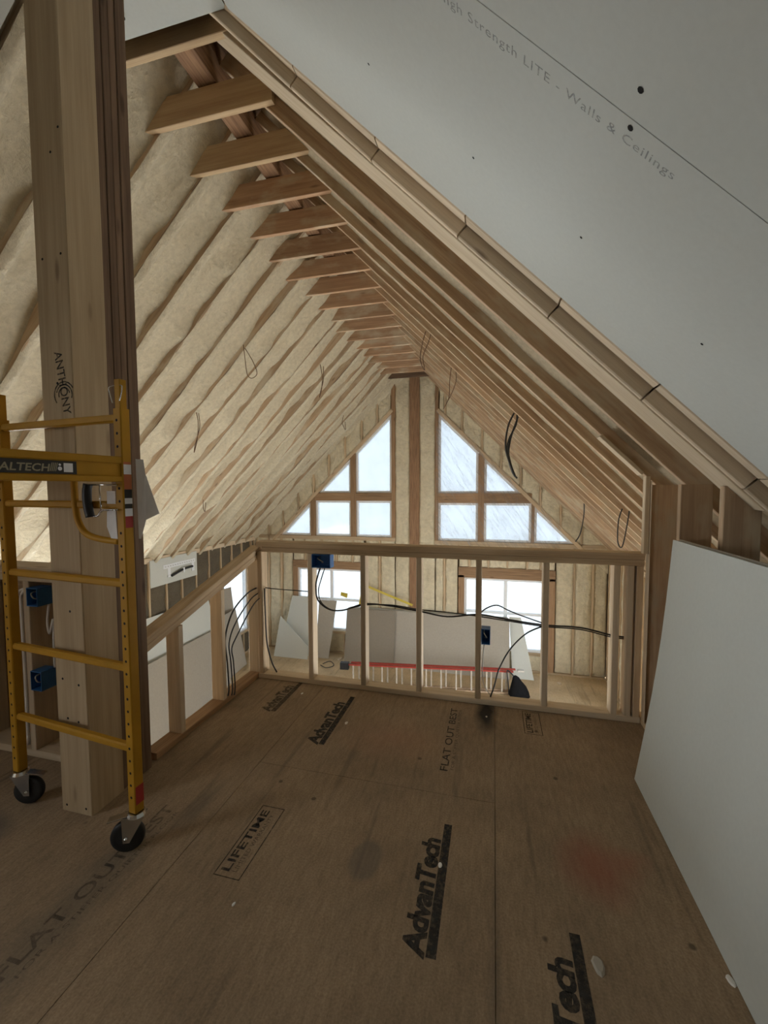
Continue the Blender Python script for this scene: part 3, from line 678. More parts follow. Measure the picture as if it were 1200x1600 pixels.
# stair guard on the left edge with its sloping rail
wall_stair = struct(empty('wall_stair', (-1.79, 2.4, 0)))
xs0, xs1 = -1.836, -1.747
def railz(y): return 0.985 - (2.95 - y) * 0.292
for dz in (0.0, 0.0385): bar('sloped_rail', (-1.79, 1.793, railz(1.793) - 0.019 + dz), (-1.79, 2.95, railz(2.95) - 0.019 + dz), HD, 0.038, M_STUD, wall_stair, (1, 0, 0))
box('sole_plate', xs0, xs1, 1.84, 2.95, 0.0005, 0.0385, M_BROWN, wall_stair)
for y in (2.03, 2.43, 2.885):
    box('stud', xs0, xs1, y, y + 0.038 if y < 2.8 else 2.95, 0.039, railz(y) - 0.041, M_PALE, wall_stair)
# low partition at the head of the stair
YP = 1.70
wall_partition = struct(empty('wall_partition', (-2.6, YP, 0)))
box('sole_plate', -3.6, -1.91, YP, YP + 0.14, 0.0005, 0.0385, M_PALE, wall_partition)
box('top_plate', -3.6, -1.91, YP, YP + 0.14, 0.975, 1.0135, M_PALE, wall_partition); box('top_plate', -3.6, -1.91, YP, YP + 0.14, 1.014, 1.0525, M_PALE, wall_partition)
box('plywood_panel', -3.6, -2.41, YP + 0.141, YP + 0.153, 0.0, 1.05, M_RAFTB, wall_partition, 0.001); box('plywood_panel', -2.40, -1.92, YP + 0.141, YP + 0.153, 0.0, 1.05, M_RAFTB, wall_partition, 0.001)
for x in (-3.25, -2.84, -2.445, -2.0): box('stud', x, x + 0.038, YP + .001, YP + 0.139, 0.039, 0.9745, M_PALE if x < -2.1 else M_STUD, wall_partition)
# knee wall on the right: studs nailed to the rafters
wall_knee = struct(empty('wall_knee', (0.95, 2, 0)))
box('sole_plate', 0.90, 1.04, YB, 2.95, 0.0005, 0.0385, M_STUD, wall_knee)
for k in range(-12, 3):
    if k == -1: continue
    y = RY(k) - 0.06 if k else 2.13
    x0 = 0.90 if k else 0.95
    ztop = CR - 0.97 + 0.02 if k > 0 else (CR - x0 - 0.01 if k == 0 else CR - 0.87)
    box('stud', x0, x0 + 0.14, y - 0.019, y + 0.019, 0.039, ztop, M_RAFTB, wall_knee)
# end trim of the knee wall above the guard wall
box('plywood_strip', 0.868, 0.896, 2.815, 2.861, 1.069, 1.53, M_BEAM, wall_knee); box('plywood_strip', 0.897, 0.899, 2.80, 2.861, 0.04, 1.50, M_PALE, wall_knee, 0.0005)
bar('plywood_strip', PR(0.64, RY(2) + 0.0, -0.012), PR(0.875, RY(2) + 0.0, -0.012), 0.085, 0.022, M_BEAM, wall_knee, (0, 1, 0))

# ------------------------------------------------------------------ ridge posts
post = tag(empty('timber_post', (-1.813, 1.527, 0)), 'big pale glued timber post standing behind the yellow scaffold', 'post')
box('post_shaft', -1.90, -1.727, 1.44, 1.613, 0.0005, 3.80, M_POST, post, 0.004)
lettering('stamped_lettering', 'ANTHONY', 0.27, 0.042, frame_m((-1.822, 1.4392, 2.05), (0.15, 0, -1), (1, 0, 0.15)), M_INK, post, 0.01)
for r0, a0 in ((0.03, 0.2), (0.042, -0.4), (0.054, 0.5)):
    c = V((-1.775, 1.4391, 1.87)); pts = [c + V((math.cos(a0 + i * 0.3) * r0, 0, math.sin(a0 + i * 0.3) * r0)) for i in range(12)]
    vs = []; fs = []
    for i, p in enumerate(pts):
        d = (p - c).normalized(); vs += [p - d * 0.003, p + d * 0.003]
        if i: fs.append((2 * i - 2, 2 * i - 1, 2 * i + 1, 2 * i))
    mesh('stamped_mark', vs, fs, M_INK, post)
hv, hf = [], []
for (x, z) in ((-1.79, 2.86), (-1.745, 2.95), (-1.86, 2.44), (-1.76, 2.45), (-1.80, 0.93), (-1.86, 0.62), (-1.77, 0.60), (-1.84, 0.44), (-1.78, 0.43), (-1.87, 0.03), (-1.76, 0.03), (-1.81, 1.92)):
    b0 = len(hv); hv += disc_geo((x, 1.4392, z), (0, 1, 0), 0.006, 6); hf.append(tuple(range(b0, b0 + 6)))
mesh('nail_mark', hv, hf, M_HOLE, post)['kind'] = 'stuff'
spost = tag(empty('stud_pack', (-1.82, 1.70, 0)), 'dark brown studs nailed together behind the pale timber post', 'post')
for i, (y0, y1) in enumerate(((1.615, 1.653), (1.654, 1.692), (1.693, 1.731), (1.732, 1.79))):
    box('stud', -1.893 + 0.004 * i, -1.735 + 0.003 * (i % 2), y0, y1, 0.0005, 3.80, M_POSTD, spost)

# ------------------------------------------------------------------ scaffold
SX, SY = -1.392, 1.352
th = math.atan2(0.075, -0.735)
ux = V((math.cos(th), math.sin(th), 0)); uy = V((-ux.y, ux.x, 0))      # along the end frame ; towards the camera side
if uy.y > 0: uy = -uy
def sp(a, b, z): return V((SX, SY, 0)) + ux * a + uy * b + V((0, 0, z))
sc = tag(empty('scaffold', (SX - 0.37, SY - 0.8, 0)), 'yellow steel rolling scaffold with rungs beside the timber post', 'scaffold')
TU = 0.041; SWD = 0.735; SLEN = 1.83
def holes(a, b, nrm, zs, parent):
    vs, fs = [], []
    for z in zs:
        b0 = len(vs); vs += disc_geo(sp(a, b, z) + nrm * 0.0006, nrm, 0.0058, 8); fs.append(tuple(range(b0, b0 + 8)))
    mesh('pin_hole', vs, fs, M_HOLE, parent)['kind'] = 'stuff'
def caster(a, b, spin, parent):
    c = empty('caster', sp(a, b, 0), 0, parent); R = 0.0635; off = V((math.cos(spin), math.sin(spin), 0)) * 0.035; ax = V((-math.sin(spin), math.cos(spin), 0))
    hub = sp(a, b, R + 0.001) + off
    prof = [(0.0, -0.016), (0.03, -0.016), (0.045, -0.013), (0.060, -0.015), (R, -0.008), (R, 0.008), (0.060, 0.015), (0.045, 0.013), (0.03, 0.016), (0.0, 0.016)]
    d = V((math.cos(spin), math.sin(spin), 0)); vs, fs = [], []; n = 28
    for i in range(n):
        q = 2 * math.pi * i / n
        for r, t in prof: vs.append(hub + (d * math.cos(q) + V((0, 0, 1)) * math.sin(q)) * r + ax * t)
    m = len(prof)
    for i in range(n):
        for j in range(m - 1):
            fs.append((i * m + j, ((i + 1) % n) * m + j, ((i + 1) % n) * m + j + 1, i * m + j + 1))
    mesh('wheel', vs, fs, M_RUBBER, c, I4, True)
    top = sp(a, b, 0.148)
    vs, fs = [], []
    for s in (-1, 1):                                   # two tapered fork cheeks
        o = len(vs); t = ax * (0.022 * s); e = ax * (0.0015 * s)
        pl = [top - d * 0.035 + t, top + d * 0.05 + t, hub + d * 0.012 - V((0, 0, 0.018)) + t, hub - d * 0.012 - V((0, 0, 0.018)) + t]
        vs += [p - e for p in pl] + [p + e for p in pl]
        fs += [(o, o + 1, o + 2, o + 3), (o + 4, o + 7, o + 6, o + 5)] + [(o + i, o + (i + 1) % 4, o + 4 + (i + 1) % 4, o + 4 + i) for i in range(4)]
    mesh('fork', vs, fs, M_CHROME, c)
    pv = disc_geo(top, (0, 0, 1), 0.036, 16) + disc_geo(top + V((0, 0, 0.014)), (0, 0, 1), 0.030, 16)
    mesh('swivel_plate', pv, [tuple(range(16)), tuple(range(16, 32))] + [(i, (i + 1) % 16, 16 + (i + 1) % 16, 16 + i) for i in range(16)], M_CHROME, c)
    bar('brake_lever', top + d * 0.02 + V((0, 0, 0.004)), top + d * 0.105 - V((0, 0, 0.012)), 0.034, 0.006, M_CHROME, c, ax)
    tube('axle', [hub - ax * 0.03, hub + ax * 0.03], 0.006, M_CHROME, c, 0, 8)
def end_frame(b, full):
    for a, nm in ((0, 'post'), (SWD, 'post')):
        p = bar('upright_post', sp(a, b, 0.165), sp(a, b, 1.775), TU, TU, M_YEL, sc, uy, 0.004)
        bar('coupling_pin', sp(a, b, 1.775), sp(a, b, 1.885), 0.030, 0.030, M_YEL, sc, uy, 0.003)
        if full:
            zs = [0.23 + 0.0508 * i for i in range(22)] + [1.42, 1.47, 1.57, 1.63, 1.68, 1.73]
            holes(a, b + TU / 2, uy, zs, p)
    for z in (1.74, 1.405, 1.095, 0.755, 0.425): bar('rung', sp(TU / 2, b, z), sp(SWD - TU / 2, b, z), 0.030, 0.030, M_YEL, sc, uy, 0.006)
    if full:
        bx_ = b + 0.03
        tube('gusset_tube', [sp(0.265, b + .012, 1.505), sp(0.262, b + .012, 1.40), sp(0.248, b + .012, 1.335), sp(0.205, b + .012, 1.287), sp(0.12, b + .012, 1.268), sp(0.02, b + .012, 1.262)], 0.013, M_YEL, sc, 6, 10)
    for a in (0, SWD): caster(a, b, (3.6 if a == 0 else 0.35) if full else 1.0, sc)
end_frame(0.0, True); end_frame(SLEN, False)
for a in (0, SWD):                                     # platform side rails with web
    e = empty('side_rail', sp(a, 0.9, 1.5), 0, sc)
    bar('rail_tube', sp(a, 0.021, 1.578), sp(a, SLEN - 0.021, 1.578), 0.034, 0.026, M_YEL, e, ux, 0.003)
    bar('rail_tube', sp(a, 0.021, 1.506), sp(a, SLEN - 0.021, 1.506), 0.034, 0.022, M_YEL, e, ux, 0.003)
    bar('rail_web', sp(a, 0.021, 1.541), sp(a, SLEN - 0.021, 1.541), 0.020, 0.05, M_YEL, e, ux, 0.001)
    if a == 0:
        nrm = -ux
        lab = bar('label_plate', sp(0, 0.185, 1.541) + nrm * 0.0106, sp(0, 0.56, 1.541) + nrm * 0.0106, 0.0012, 0.044, M_PRINTK, e, ux, 0.0002)
        lm = frame_m(sp(0, 0.482, 1.5265) + nrm * 0.0118, -uy, (0, 0, 1))
        lettering('printed_lettering', 'METALTECH', 0.212, 0.025, lm, M_GOLD, e, 0.02, 0.15)
        for q in range(4):
            p = sp(0, 0.272 - 0.0055 * q, 1.528) + nrm * 0.0118
            mesh('printed_stripe', [p, p - uy * 0.003, p - uy * 0.010 + V((0, 0, 0.028)), p - uy * 0.007 + V((0, 0, 0.028))], [(0, 1, 2, 3)], M_GOLD, e)
        mesh('printed_square', [sp(0, 0.222 + dx, 1.541 + dz) + nrm * 0.0118 for dx, dz in ((0.006, -0.015), (-0.024, -0.015), (-0.024, 0.015), (0.006, 0.015))], [(0, 1, 2, 3)], M_WHITE, e)
        mesh('printed_icon', disc_geo(sp(0, 0.240, 1.537) + nrm * 0.0118, nrm, 0.007, 10) + disc_geo(sp(0, 0.240, 1.550) + nrm * 0.0118, nrm, 0.004, 8), [tuple(range(10)), tuple(range(10, 18))], M_WHITE, e)
prism_m = frame_m(sp(0.02, 0.05, 1.56), ux, uy)
prism('platform_board', [(0, 0), (SWD - 0.04, 0), (SWD - 0.04, SLEN - 0.1), (0, SLEN - 0.1)], -0.006, 0.012, M_STUD, sc, prism_m)
# sprung locking handle with black grip on the end frame
hd = empty('locking_handle', sp(0.1, 0.03, 1.4), 0, sc)
tube('grip', [sp(0.158, 0.03, 1.487), sp(0.163, 0.032, 1.46), sp(0.160, 0.034, 1.41), sp(0.152, 0.03, 1.357)], 0.0165, M_BLACK, hd, 5, 10)
tube('wire_arm', [sp(0.158, 0.03, 1.485), sp(0.09, 0.03, 1.485), sp(0.0, 0.03, 1.483)], 0.004, M_CHROME, hd, 0, 6)
tube('wire_arm', [sp(0.152, 0.03, 1.36), sp(0.11, 0.03, 1.362), sp(0.085, 0.03, 1.384), sp(0.0, 0.03, 1.388)], 0.004, M_CHROME, hd, 4, 6)
tube('wire_arm', [sp(0.095, 0.03, 1.485), sp(0.090, 0.03, 1.375)], 0.003, M_CHROME, hd, 0, 6)
for s, dz in ((-1, 0), (1, -0.005)):
    tube('spring_clip', [sp(0.012 * s, 0.012, 1.862), sp(0.034 * s, 0.02, 1.855), sp(0.030 * s, 0.02, 1.83), sp(0.018 * s, 0.02, 1.80 + dz)], 0.0022, M_CHROME, sc, 5, 5)
# warning stickers down the outer face of the right upright
zc = 1.572
for hgt, m in ((0.010, M_ORANGE), (0.038, M_WHITE), (0.058, M_ORANGE), (0.034, M_PRINTK), (0.022, M_WHITE), (0.018, M_PRINTK), (0.030, M_WHITE), (0.045, M_REDP)):
    q = [sp(0, b, z) - ux * (TU / 2 + 0.0006) for b, z in ((0.016, zc), (-0.016, zc), (-0.016, zc - hgt), (0.016, zc - hgt))]
    mesh('warning_sticker', q, [(0, 1, 2, 3)], m, sc); zc -= hgt
q = [sp(0, b, z) - ux * (TU / 2 + 0.0006) for b, z in ((0.018, 0.275), (-0.018, 0.275), (-0.018, 0.20), (0.018, 0.20))]
mesh('warning_sticker', q, [(0, 1, 2, 3)], M_REDP, sc)
# papers hung on the upright
def paper(name, pts, label, bend=0.0):
    c = sum((V(p) for p in pts), V((0, 0, 0))) / len(pts)
    n = (V(pts[1]) - V(pts[0])).cross(V(pts[2]) - V(pts[0])).normalized() * 0.0006; k = len(pts)
    vs = [V(p) for p in pts] + [V(p) + n for p in pts]
    fs = [tuple(range(k)), tuple(range(2 * k - 1, k - 1, -1))] + [(i, k + i, k + (i + 1) % k, (i + 1) % k) for i in range(k)]
    return tag(mesh(name, vs, fs, M_WHITE), label, 'paper', 'papers on the scaffold')
paper('paper_sheet', [(-1.366, 1.385, 1.585), (-1.338, 1.395, 1.583), (-1.332, 1.395, 1.53), (-1.285, 1.41, 1.37), (-1.335, 1.395, 1.345), (-1.352, 1.385, 1.27), (-1.362, 1.383, 1.27)], 'crumpled white paper hanging on the outer side of the scaffold upright')
paper('paper_sheet', [(-1.46, 1.336, 1.46), (-1.419, 1.336, 1.46), (-1.419, 1.336, 1.41), (-1.46, 1.336, 1.41)], 'small white tag behind the black grip of the scaffold')
paper('paper_sheet', [(-1.46, 1.334, 1.385), (-1.419, 1.334, 1.385), (-1.416, 1.336, 1.265), (-1.452, 1.34, 1.275), (-1.468, 1.338, 1.32)], 'longer white paper strip below the small tag on the scaffold')

# ------------------------------------------------------------------ drywall sheets leaning on the right
def sheet(name, corners, thick, mat, label, group=None, sag=0.0, nu=1):
    """a board from four corners (bottom near, bottom far, top far, top near), thickness away from the viewer"""
    a, b, c, d = [V(p) for p in corners]; n = (b - a).cross(d - a).normalized()
    vs, fs = [], []
    nn = 8 if sag else 1
    for t in (0.0, thick):
        for j in range(nn + 1):
            v = j / nn; off = n * (t + sag * math.sin(math.pi * v))
            vs += [a.lerp(d, v) + off, b.lerp(c, v) + off]
    m = 2 * (nn + 1)
    for j in range(nn):
        i = 2 * j; fs += [(i, i + 1, i + 3, i + 2), (m + i, m + i + 2, m + i + 3, m + i + 1), (i, i + 2, m + i + 2, m + i), (i + 1, m + i + 1, m + i + 3, i + 3)]
    fs += [(0, m, m + 1, 1), (m - 2, m - 1, 2 * m - 1, 2 * m - 2)]
    return tag(mesh(name, vs, fs, mat), label, 'drywall', group)
G1 = 'drywall sheets leaning in the loft'
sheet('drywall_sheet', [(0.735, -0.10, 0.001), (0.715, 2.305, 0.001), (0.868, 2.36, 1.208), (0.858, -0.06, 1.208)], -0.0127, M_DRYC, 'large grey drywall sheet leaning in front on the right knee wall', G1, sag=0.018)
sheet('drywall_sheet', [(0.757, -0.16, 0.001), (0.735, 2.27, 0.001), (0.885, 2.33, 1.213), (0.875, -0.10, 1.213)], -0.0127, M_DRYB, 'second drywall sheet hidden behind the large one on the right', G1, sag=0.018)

# ------------------------------------------------------------------ drywall in the lower room
G2 = 'drywall stacked against the far wall'
for i in range(5):
    y = 9.03 + i * 0.028
    sheet('drywall_sheet', [(-3.27 + 0.01 * i, y, ZF + 0.001), (0.37 - 0.012 * i, y, ZF + 0.001), (0.36 - 0.012 * i, y + 0.30, ZF + 1.205), (-3.28 + 0.01 * i, y + 0.30, ZF + 1.205)], -0.0135, M_DRYB if i == 0 else M_DRY,
          'long drywall sheet leaning on the far wall, ' + ('frontmost', 'second', 'third', 'fourth', 'rearmost')[i] + ' of the stack', G2)
sheet('drywall_sheet', [(-3.28, 8.99, ZF + 0.001), (-2.12, 8.99, ZF + 0.001), (-2.13, 9.285, ZF + 1.20), (-3.29, 9.285, ZF + 1.20)], -0.0135, M_DRYK, 'shorter brownish drywall piece on the left front of the long stack')
sheet('drywall_sheet', [(0.43, 9.12, ZF + 0.001), (0.86, 9.12, ZF + 0.001), (0.60, 9.42, ZF + 1.22), (0.36, 9.42, ZF + 1.22)], -0.0135, M_DRY, 'narrow tapering drywall offcut leaning below the right lower window')
sheet('drywall_sheet', [(-5.0, 9.18, ZF + 0.001), (-4.25, 9.18, ZF + 0.001), (-4.25, 9.40, ZF + 1.38), (-4.75, 9.40, ZF + 1.38)], -0.0135, M_DRY, 'drywall offcut leaning in the far left corner')
sheet('drywall_sheet', [(-4.05, 9.14, ZF + 0.001), (-3.72, 9.14, ZF + 0.001), (-3.60, 9.42, ZF + 1.32), (-4.05, 9.42, ZF + 1.32)], -0.0135, M_DRYB, 'drywall offcut leaning below the left lower window')
vs = [V((-5.05, 8.98, ZF + .001)), V((-4.18, 8.98, ZF + .001)), V((-4.18, 9.03, ZF + 0.28)), V((-4.95, 9.16, ZF + 0.93))]
vs += [v + V((0, 0.0135, 0)) for v in vs]
tag(mesh('drywall_sheet', vs, [(0, 1, 2, 3), (4, 7, 6, 5), (0, 4, 5, 1), (1, 5, 6, 2), (2, 6, 7, 3), (3, 7, 4, 0)], M_DRY), 'slant-cut drywall scrap lying against the offcuts in the far left corner', 'drywall')
G3 = 'drywall leaning on the left wall'
sheet('drywall_sheet', [(-5.28, 7.52, ZF + .001), (-5.18, 4.6, ZF + .001), (-5.70, 4.6, -0.72), (-5.72, 7.52, -0.80)], 0.0135, M_DRY, 'tall pale drywall sheet leaning on the insulated left wall', G3)
sheet('drywall_sheet', [(-5.20, 7.5, ZF + .001), (-5.06, 4.6, ZF + .001), (-5.40, 4.6, -1.40), (-5.50, 7.5, -1.42)], 0.0135, M_DRYB, 'lower tan drywall sheet leaning in front of the tall pale one', G3)
sheet('drywall_sheet', [(-5.42, 8.42, ZF + .001), (-5.34, 7.6, ZF + .001), (-5.56, 7.6, -1.25), (-5.58, 8.27, -1.25)], 0.0135, M_DRYB, 'drywall offcut leaning below the small left window', G3)
sheet('drywall_sheet', [(-5.60, 8.45, ZF + .001), (-5.60, 7.9, ZF + .001), (-5.76, 7.9, -0.75), (-5.76, 8.38, -0.78)], 0.0135, M_DRYB, 'tall narrow drywall offcut partly covering the small left window', G3)
# drywall patch with the air conditioner bracket on the left wall
tag(box('drywall_patch', XL + 0.004, XL + 0.0167, 6.09, 7.295, -0.28, 0.205, M_DRY, None, 0.001), 'drywall patch screwed high on the left wall behind the bracket', 'drywall')
br = tag(empty('wall_bracket', (XL + 0.015, 6.8, -0.05)), 'white perforated air conditioner bracket on the drywall patch', 'bracket')
xb = XL + 0.0175
box('mount_rail', xb, xb + 0.006, 6.39, 7.24, 0.0, 0.075, M_VINYL, br, 0.001)
for i in range(13): box('slot', xb + 0.006, xb + 0.0075, 6.43 + i * 0.062, 6.46 + i * 0.062, 0.03, 0.042, M_CABLEG, br, 0.0005)
for y in (6.53, 7.17):
    box('hanger_arm', xb, xb + 0.008, y - 0.035, y + 0.035, -0.14, -0.001, M_VINYL, br, 0.001)
    box('hanger_foot', xb + 0.008, xb + 0.02, y - 0.05, y + 0.02, -0.165, -0.13, M_VINYL, br, 0.003)
tube('refrigerant_line', [(xb + 0.03, 6.56, -0.15), (xb + 0.04, 6.75, -0.10), (xb + 0.04, 6.9, -0.075), (xb + 0.035, 7.12, -0.07)], 0.022, M_BLACK, br, 6, 8)
box('hanger_clip', xb + 0.01, xb + 0.062, 6.84, 6.875, -0.14, -0.04, M_VINYL, br, 0.002)

# ------------------------------------------------------------------ ladder on its side and bag
lad = tag(empty('extension_ladder', (-1.15, 8.15, ZF)), 'red extension ladder lying on its side before the drywall stack', 'ladder')
la, lb = V((-2.86, 7.93, 0)), V((0.50, 8.40, 0)); lu = (lb - la).normalized(); ln = V((-lu.y, lu.x, 0))
for s, (off, t0, t1) in enumerate(((0.0, 0.0, 3.30), (0.11, 0.1, 3.36))):
    for z in (ZF + 0.031, ZF + 0.455):
        p0, p1 = la + lu * t0 + ln * off, la + lu * t1 + ln * off
        bar('side_rail', p0 + V((0, 0, z)), p1 + V((0, 0, z)), 0.050, 0.026, M_RED if z > -2.3 else M_DUST, lad, ln, 0.004)
    n = 11
    for i in range(n):
        p = la + lu * (t0 + 0.16 + 0.293 * i) + ln * off
        bar('rung', p + V((0, 0, ZF + 0.046)), p + V((0, 0, ZF + 0.44)), 0.030, 0.030, M_RUNG, lad, lu, 0.008)
for z in (ZF + 0.031, ZF + 0.43): bar('end_cap', la - lu * 0.10 + V((0, 0, z)), la + lu * 0.07 + V((0, 0, z)), 0.10, 0.06 if z < -2.4 else 0.14, M_BLACK, lad, ln, 0.006)
bar('end_cap', lb + ln * 0.06 + V((0, 0, ZF + 0.455)), lb + lu * 0.12 + ln * 0.06 + V((0, 0, ZF + 0.455)), 0.075, 0.034, M_ALU, lad, ln)
bag = tag(empty('tool_bag', (0.45, 8.33, ZF)), 'black bag hanging from the right end of the red ladder', 'bag')
vs, fs = [], []; rings = [(0.0, .15, .09, .02), (0.05, .185, .11, .02), (0.15, .18, .105, .015), (0.25, .14, .08, 0), (0.34, .085, .05, -.03), (0.41, .06, .03, -.05), (0.44, .02, .015, -.06)]
for z, rx, ry, dx in rings:
    for k in range(14):
        q = 2 * math.pi * k / 14; w = 1 + 0.14 * n3(math.cos(q) * 2, math.sin(q) * 2, z * 8)
        vs.append((0.50 + dx + rx * w * math.cos(q), 8.25 + ry * w * math.sin(q), ZF + 0.004 + z))
for i in range(len(rings) - 1):
    for k in range(14): fs.append((i * 14 + k, i * 14 + (k + 1) % 14, (i + 1) * 14 + (k + 1) % 14, (i + 1) * 14 + k))
fs += [tuple(range(13, -1, -1)), tuple(range((len(rings) - 1) * 14, len(rings) * 14))]
mesh('bag_body', vs, fs, M_CLOTH, bag, I4, True)
tube('strap', [(0.42, 8.25, ZF + 0.42), (0.33, 8.28, ZF + 0.50), (0.29, 8.30, ZF + 0.485), (0.31, 8.27, ZF + 0.30), (0.33, 8.26, ZF + 0.06)], 0.013, M_BLACK, bag, 6, 6)
yst = tag(empty('yellow_strip', (-2.2, 9.3, -1.3)), 'thin yellow plastic strips lying on the drywall stack', 'strip')
bar('strip', (-2.95, 9.36, -0.78), (-1.75, 9.36, -1.20), 0.012, 0.05, M_YSTRIP, yst, (0, 1, 0)); bar('strip', (-3.02, 9.36, -1.31), (-2.90, 9.36, -0.70), 0.012, 0.04, M_YSTRIP, yst, (0, 1, 0))
tag(mesh('yellow_scrap', [(-3.52, 9.47, -1.11), (-3.36, 9.47, -1.16), (-3.33, 9.45, -1.05), (-3.50, 9.45, -1.02), (-3.52, 9.475, -1.11), (-3.36, 9.475, -1.16), (-3.33, 9.455, -1.05), (-3.50, 9.455, -1.02)],
     [(0, 1, 2, 3), (4, 7, 6, 5), (0, 4, 5, 1), (1, 5, 6, 2), (2, 6, 7, 3), (3, 7, 4, 0)], M_YSTRIP), 'small yellow scrap on the sash of the left lower window', 'scrap')

# clear film taped over the right upper windows
vs, fs = [], []; nu, nv = 26, 22
for i in range(nu + 1):
    u = i / nu
    for j in range(nv + 1):
        v = j / nv
        x = -1.24 + u * 2.6; zt = min(3.2, rr(x) + 0.12); z = 0.10 + v * (zt - 0.10)
        ang = math.atan2(z - 3.1, x + 1.2)
        vs.append((x, YF - 0.035 - 0.02 * math.sin(ang * 46) * min(1, math.hypot(x + 1.2, z - 3.1)) - 0.012 * n3(x * 3, z * 3, 2), z))
for i in range(nu):
    for j in range(nv): b0 = i * (nv + 1) + j; fs.append((b0, b0 + nv + 1, b0 + nv + 2, b0 + 1))
tag(mesh('plastic_film', vs, fs, M_FILM, None, I4, True), 'clear wrinkled plastic film hung over the right gable windows', 'plastic film')

# ------------------------------------------------------------------ electrical boxes and cables
def ebox(x, y, z, w, hgt, d, label, face=-1):
    e = tag(empty('electrical_box', (x, y, z)), label, 'electrical box', 'blue electrical boxes')
    t = 0.004; y0, y1 = (y, y + d)
    for nm, a in (('box_side', (x, x + t, y0, y1, z, z + hgt)), ('box_side', (x + w - t, x + w, y0, y1, z, z + hgt)), ('box_side', (x + t, x + w - t, y0, y1, z, z + t)), ('box_side', (x + t, x + w - t, y0, y1, z + hgt - t, z + hgt)), ('box_back', (x + t, x + w - t, y1 - t, y1, z + t, z + hgt - t))):
        box(nm, *a, M_BLUE, e, 0.0008)
    tube('wire_loop', [(x + w * .3, y1 - .01, z + hgt * .75), (x + w * .3, y0 + .012, z + hgt * .7), (x + w * .6, y0 + .006, z + hgt * .45), (x + w * .4, y1 - .02, z + hgt * .3)], 0.004, M_CABLEG, e, 5, 5)
    return e
ebox(-1.286, YH - 0.012, 0.885, 0.145, 0.098, 0.075, 'wide blue electrical box under the guard wall top plate')
ebox(-0.068, YH - 0.006, 0.418, 0.058, 0.105, 0.075, 'blue electrical box low on a middle stud of the guard wall')
ebox(-2.405, YP - 0.012, 0.845, 0.075, 0.098, 0.08, 'upper blue electrical box on the partition behind the scaffold')
ebox(-2.405, YP - 0.012, 0.385, 0.075, 0.105, 0.08, 'lower blue electrical box on the partition behind the scaffold')
def cable(pts, r, label, mat=M_CABLE, group='loose cables'): return tag(tube('cable', pts, r, mat), label, 'cable', group)
ym = YH + 0.045
G4 = 'cables through the guard wall'
cable([(-1.70, ym, 0.70), (-1.62, ym, 0.695), (-1.33, ym, 0.69), (-1.29, ym, 0.685)], 0.004, 'thin black cable crossing the first bay of the guard wall', group=G4)
cable([(-1.695, ym - .02, 0.70), (-1.69, ym - .03, 0.62), (-1.685, ym - .03, 0.40), (-1.675, ym - .03, 0.26), (-1.64, ym - .03, 0.13), (-1.61, ym - .01, 0.045)], 0.006, 'black cable hanging down in the first bay of the guard wall', group=G4)
cable([(-1.235, ym, 0.89), (-1.25, ym - .03, 0.82), (-1.262, ym - .04, 0.74), (-1.245, ym - .04, 0.64), (-1.16, ym - .03, 0.575), (-1.05, ym - .02, 0.575), (-0.90, ym, 0.625), (-0.70, ym, 0.622), (-0.50, ym, 0.60), (-0.30, ym, 0.575), (-0.09, ym, 0.605), (0.10, ym, 0.585), (0.33, ym, 0.565), (0.55, ym, 0.565), (0.74, ym, 0.53), (0.84, ym, 0.525)], 0.006, 'black cable looping from the wide blue box through the guard wall studs', group=G4)
cable([(-1.20, ym, 0.89), (-1.225, ym - .02, 0.80), (-1.25, ym - .02, 0.70), (-1.22, ym - .02, 0.61), (-1.10, ym - .02, 0.565), (-0.90, ym, 0.615), (-0.70, ym, 0.63), (-0.50, ym, 0.612), (-0.30, ym, 0.605), (-0.09, ym, 0.592), (0.10, ym, 0.575), (0.33, ym, 0.555), (0.55, ym, 0.553), (0.74, ym, 0.518), (0.84, ym, 0.515)], 0.004, 'thinner black cable running beside the looping one in the guard wall', group=G4)
cable([(-0.09, ym, 0.60), (-0.04, ym - .02, 0.655), (0.03, ym - .03, 0.685), (0.10, ym - .02, 0.655), (0.18, ym, 0.62), (0.33, ym, 0.575)], 0.0045, 'dark cable arching above the low blue box in the guard wall', group=G4)
cable([(0.33, ym, 0.56), (0.22, ym - .03, 0.51), (0.12, ym - .04, 0.40), (0.05, ym - .04, 0.26), (0.02, ym - .04, 0.14), (-0.005, ym - .02, 0.05)], 0.005, 'dark cable curving down to the sole plate below the low blue box', group=G4)
cable([(-0.05, ym - .02, 0.42), (-0.06, ym - .02, 0.25), (-0.05, ym - .03, 0.14), (0.0, ym - .02, 0.05)], 0.003, 'thin grey wire dropping from the low blue box', M_CABLEG, G4)
for i, (r, dx, dm) in enumerate(((0.006, 0, 0.0), (0.005, 0.02, 0.012), (0.005, 0.035, 0.02))):
    cable([(-1.76 + dx, 2.905 - dm, 0.70 - 0.035 * i), (-1.77 + dx, 2.78, 0.685 - 0.05 * i), (-1.775 + dx, 2.60, 0.60 - 0.08 * i), (-1.765 + dx, 2.49 + dm, 0.45 - .04 * i), (-1.755 + dx, 2.49 + dm, 0.28), (-1.75 + dx, 2.495 + dm, 0.10), (-1.755 + dx, 2.49 + dm, 0.042)], r, 'black cable of the bundle arching down beside the stair guard stud, ' + ('top', 'middle', 'lowest')[i], group='stair guard cable bundle')
G5 = 'cables on the partition'
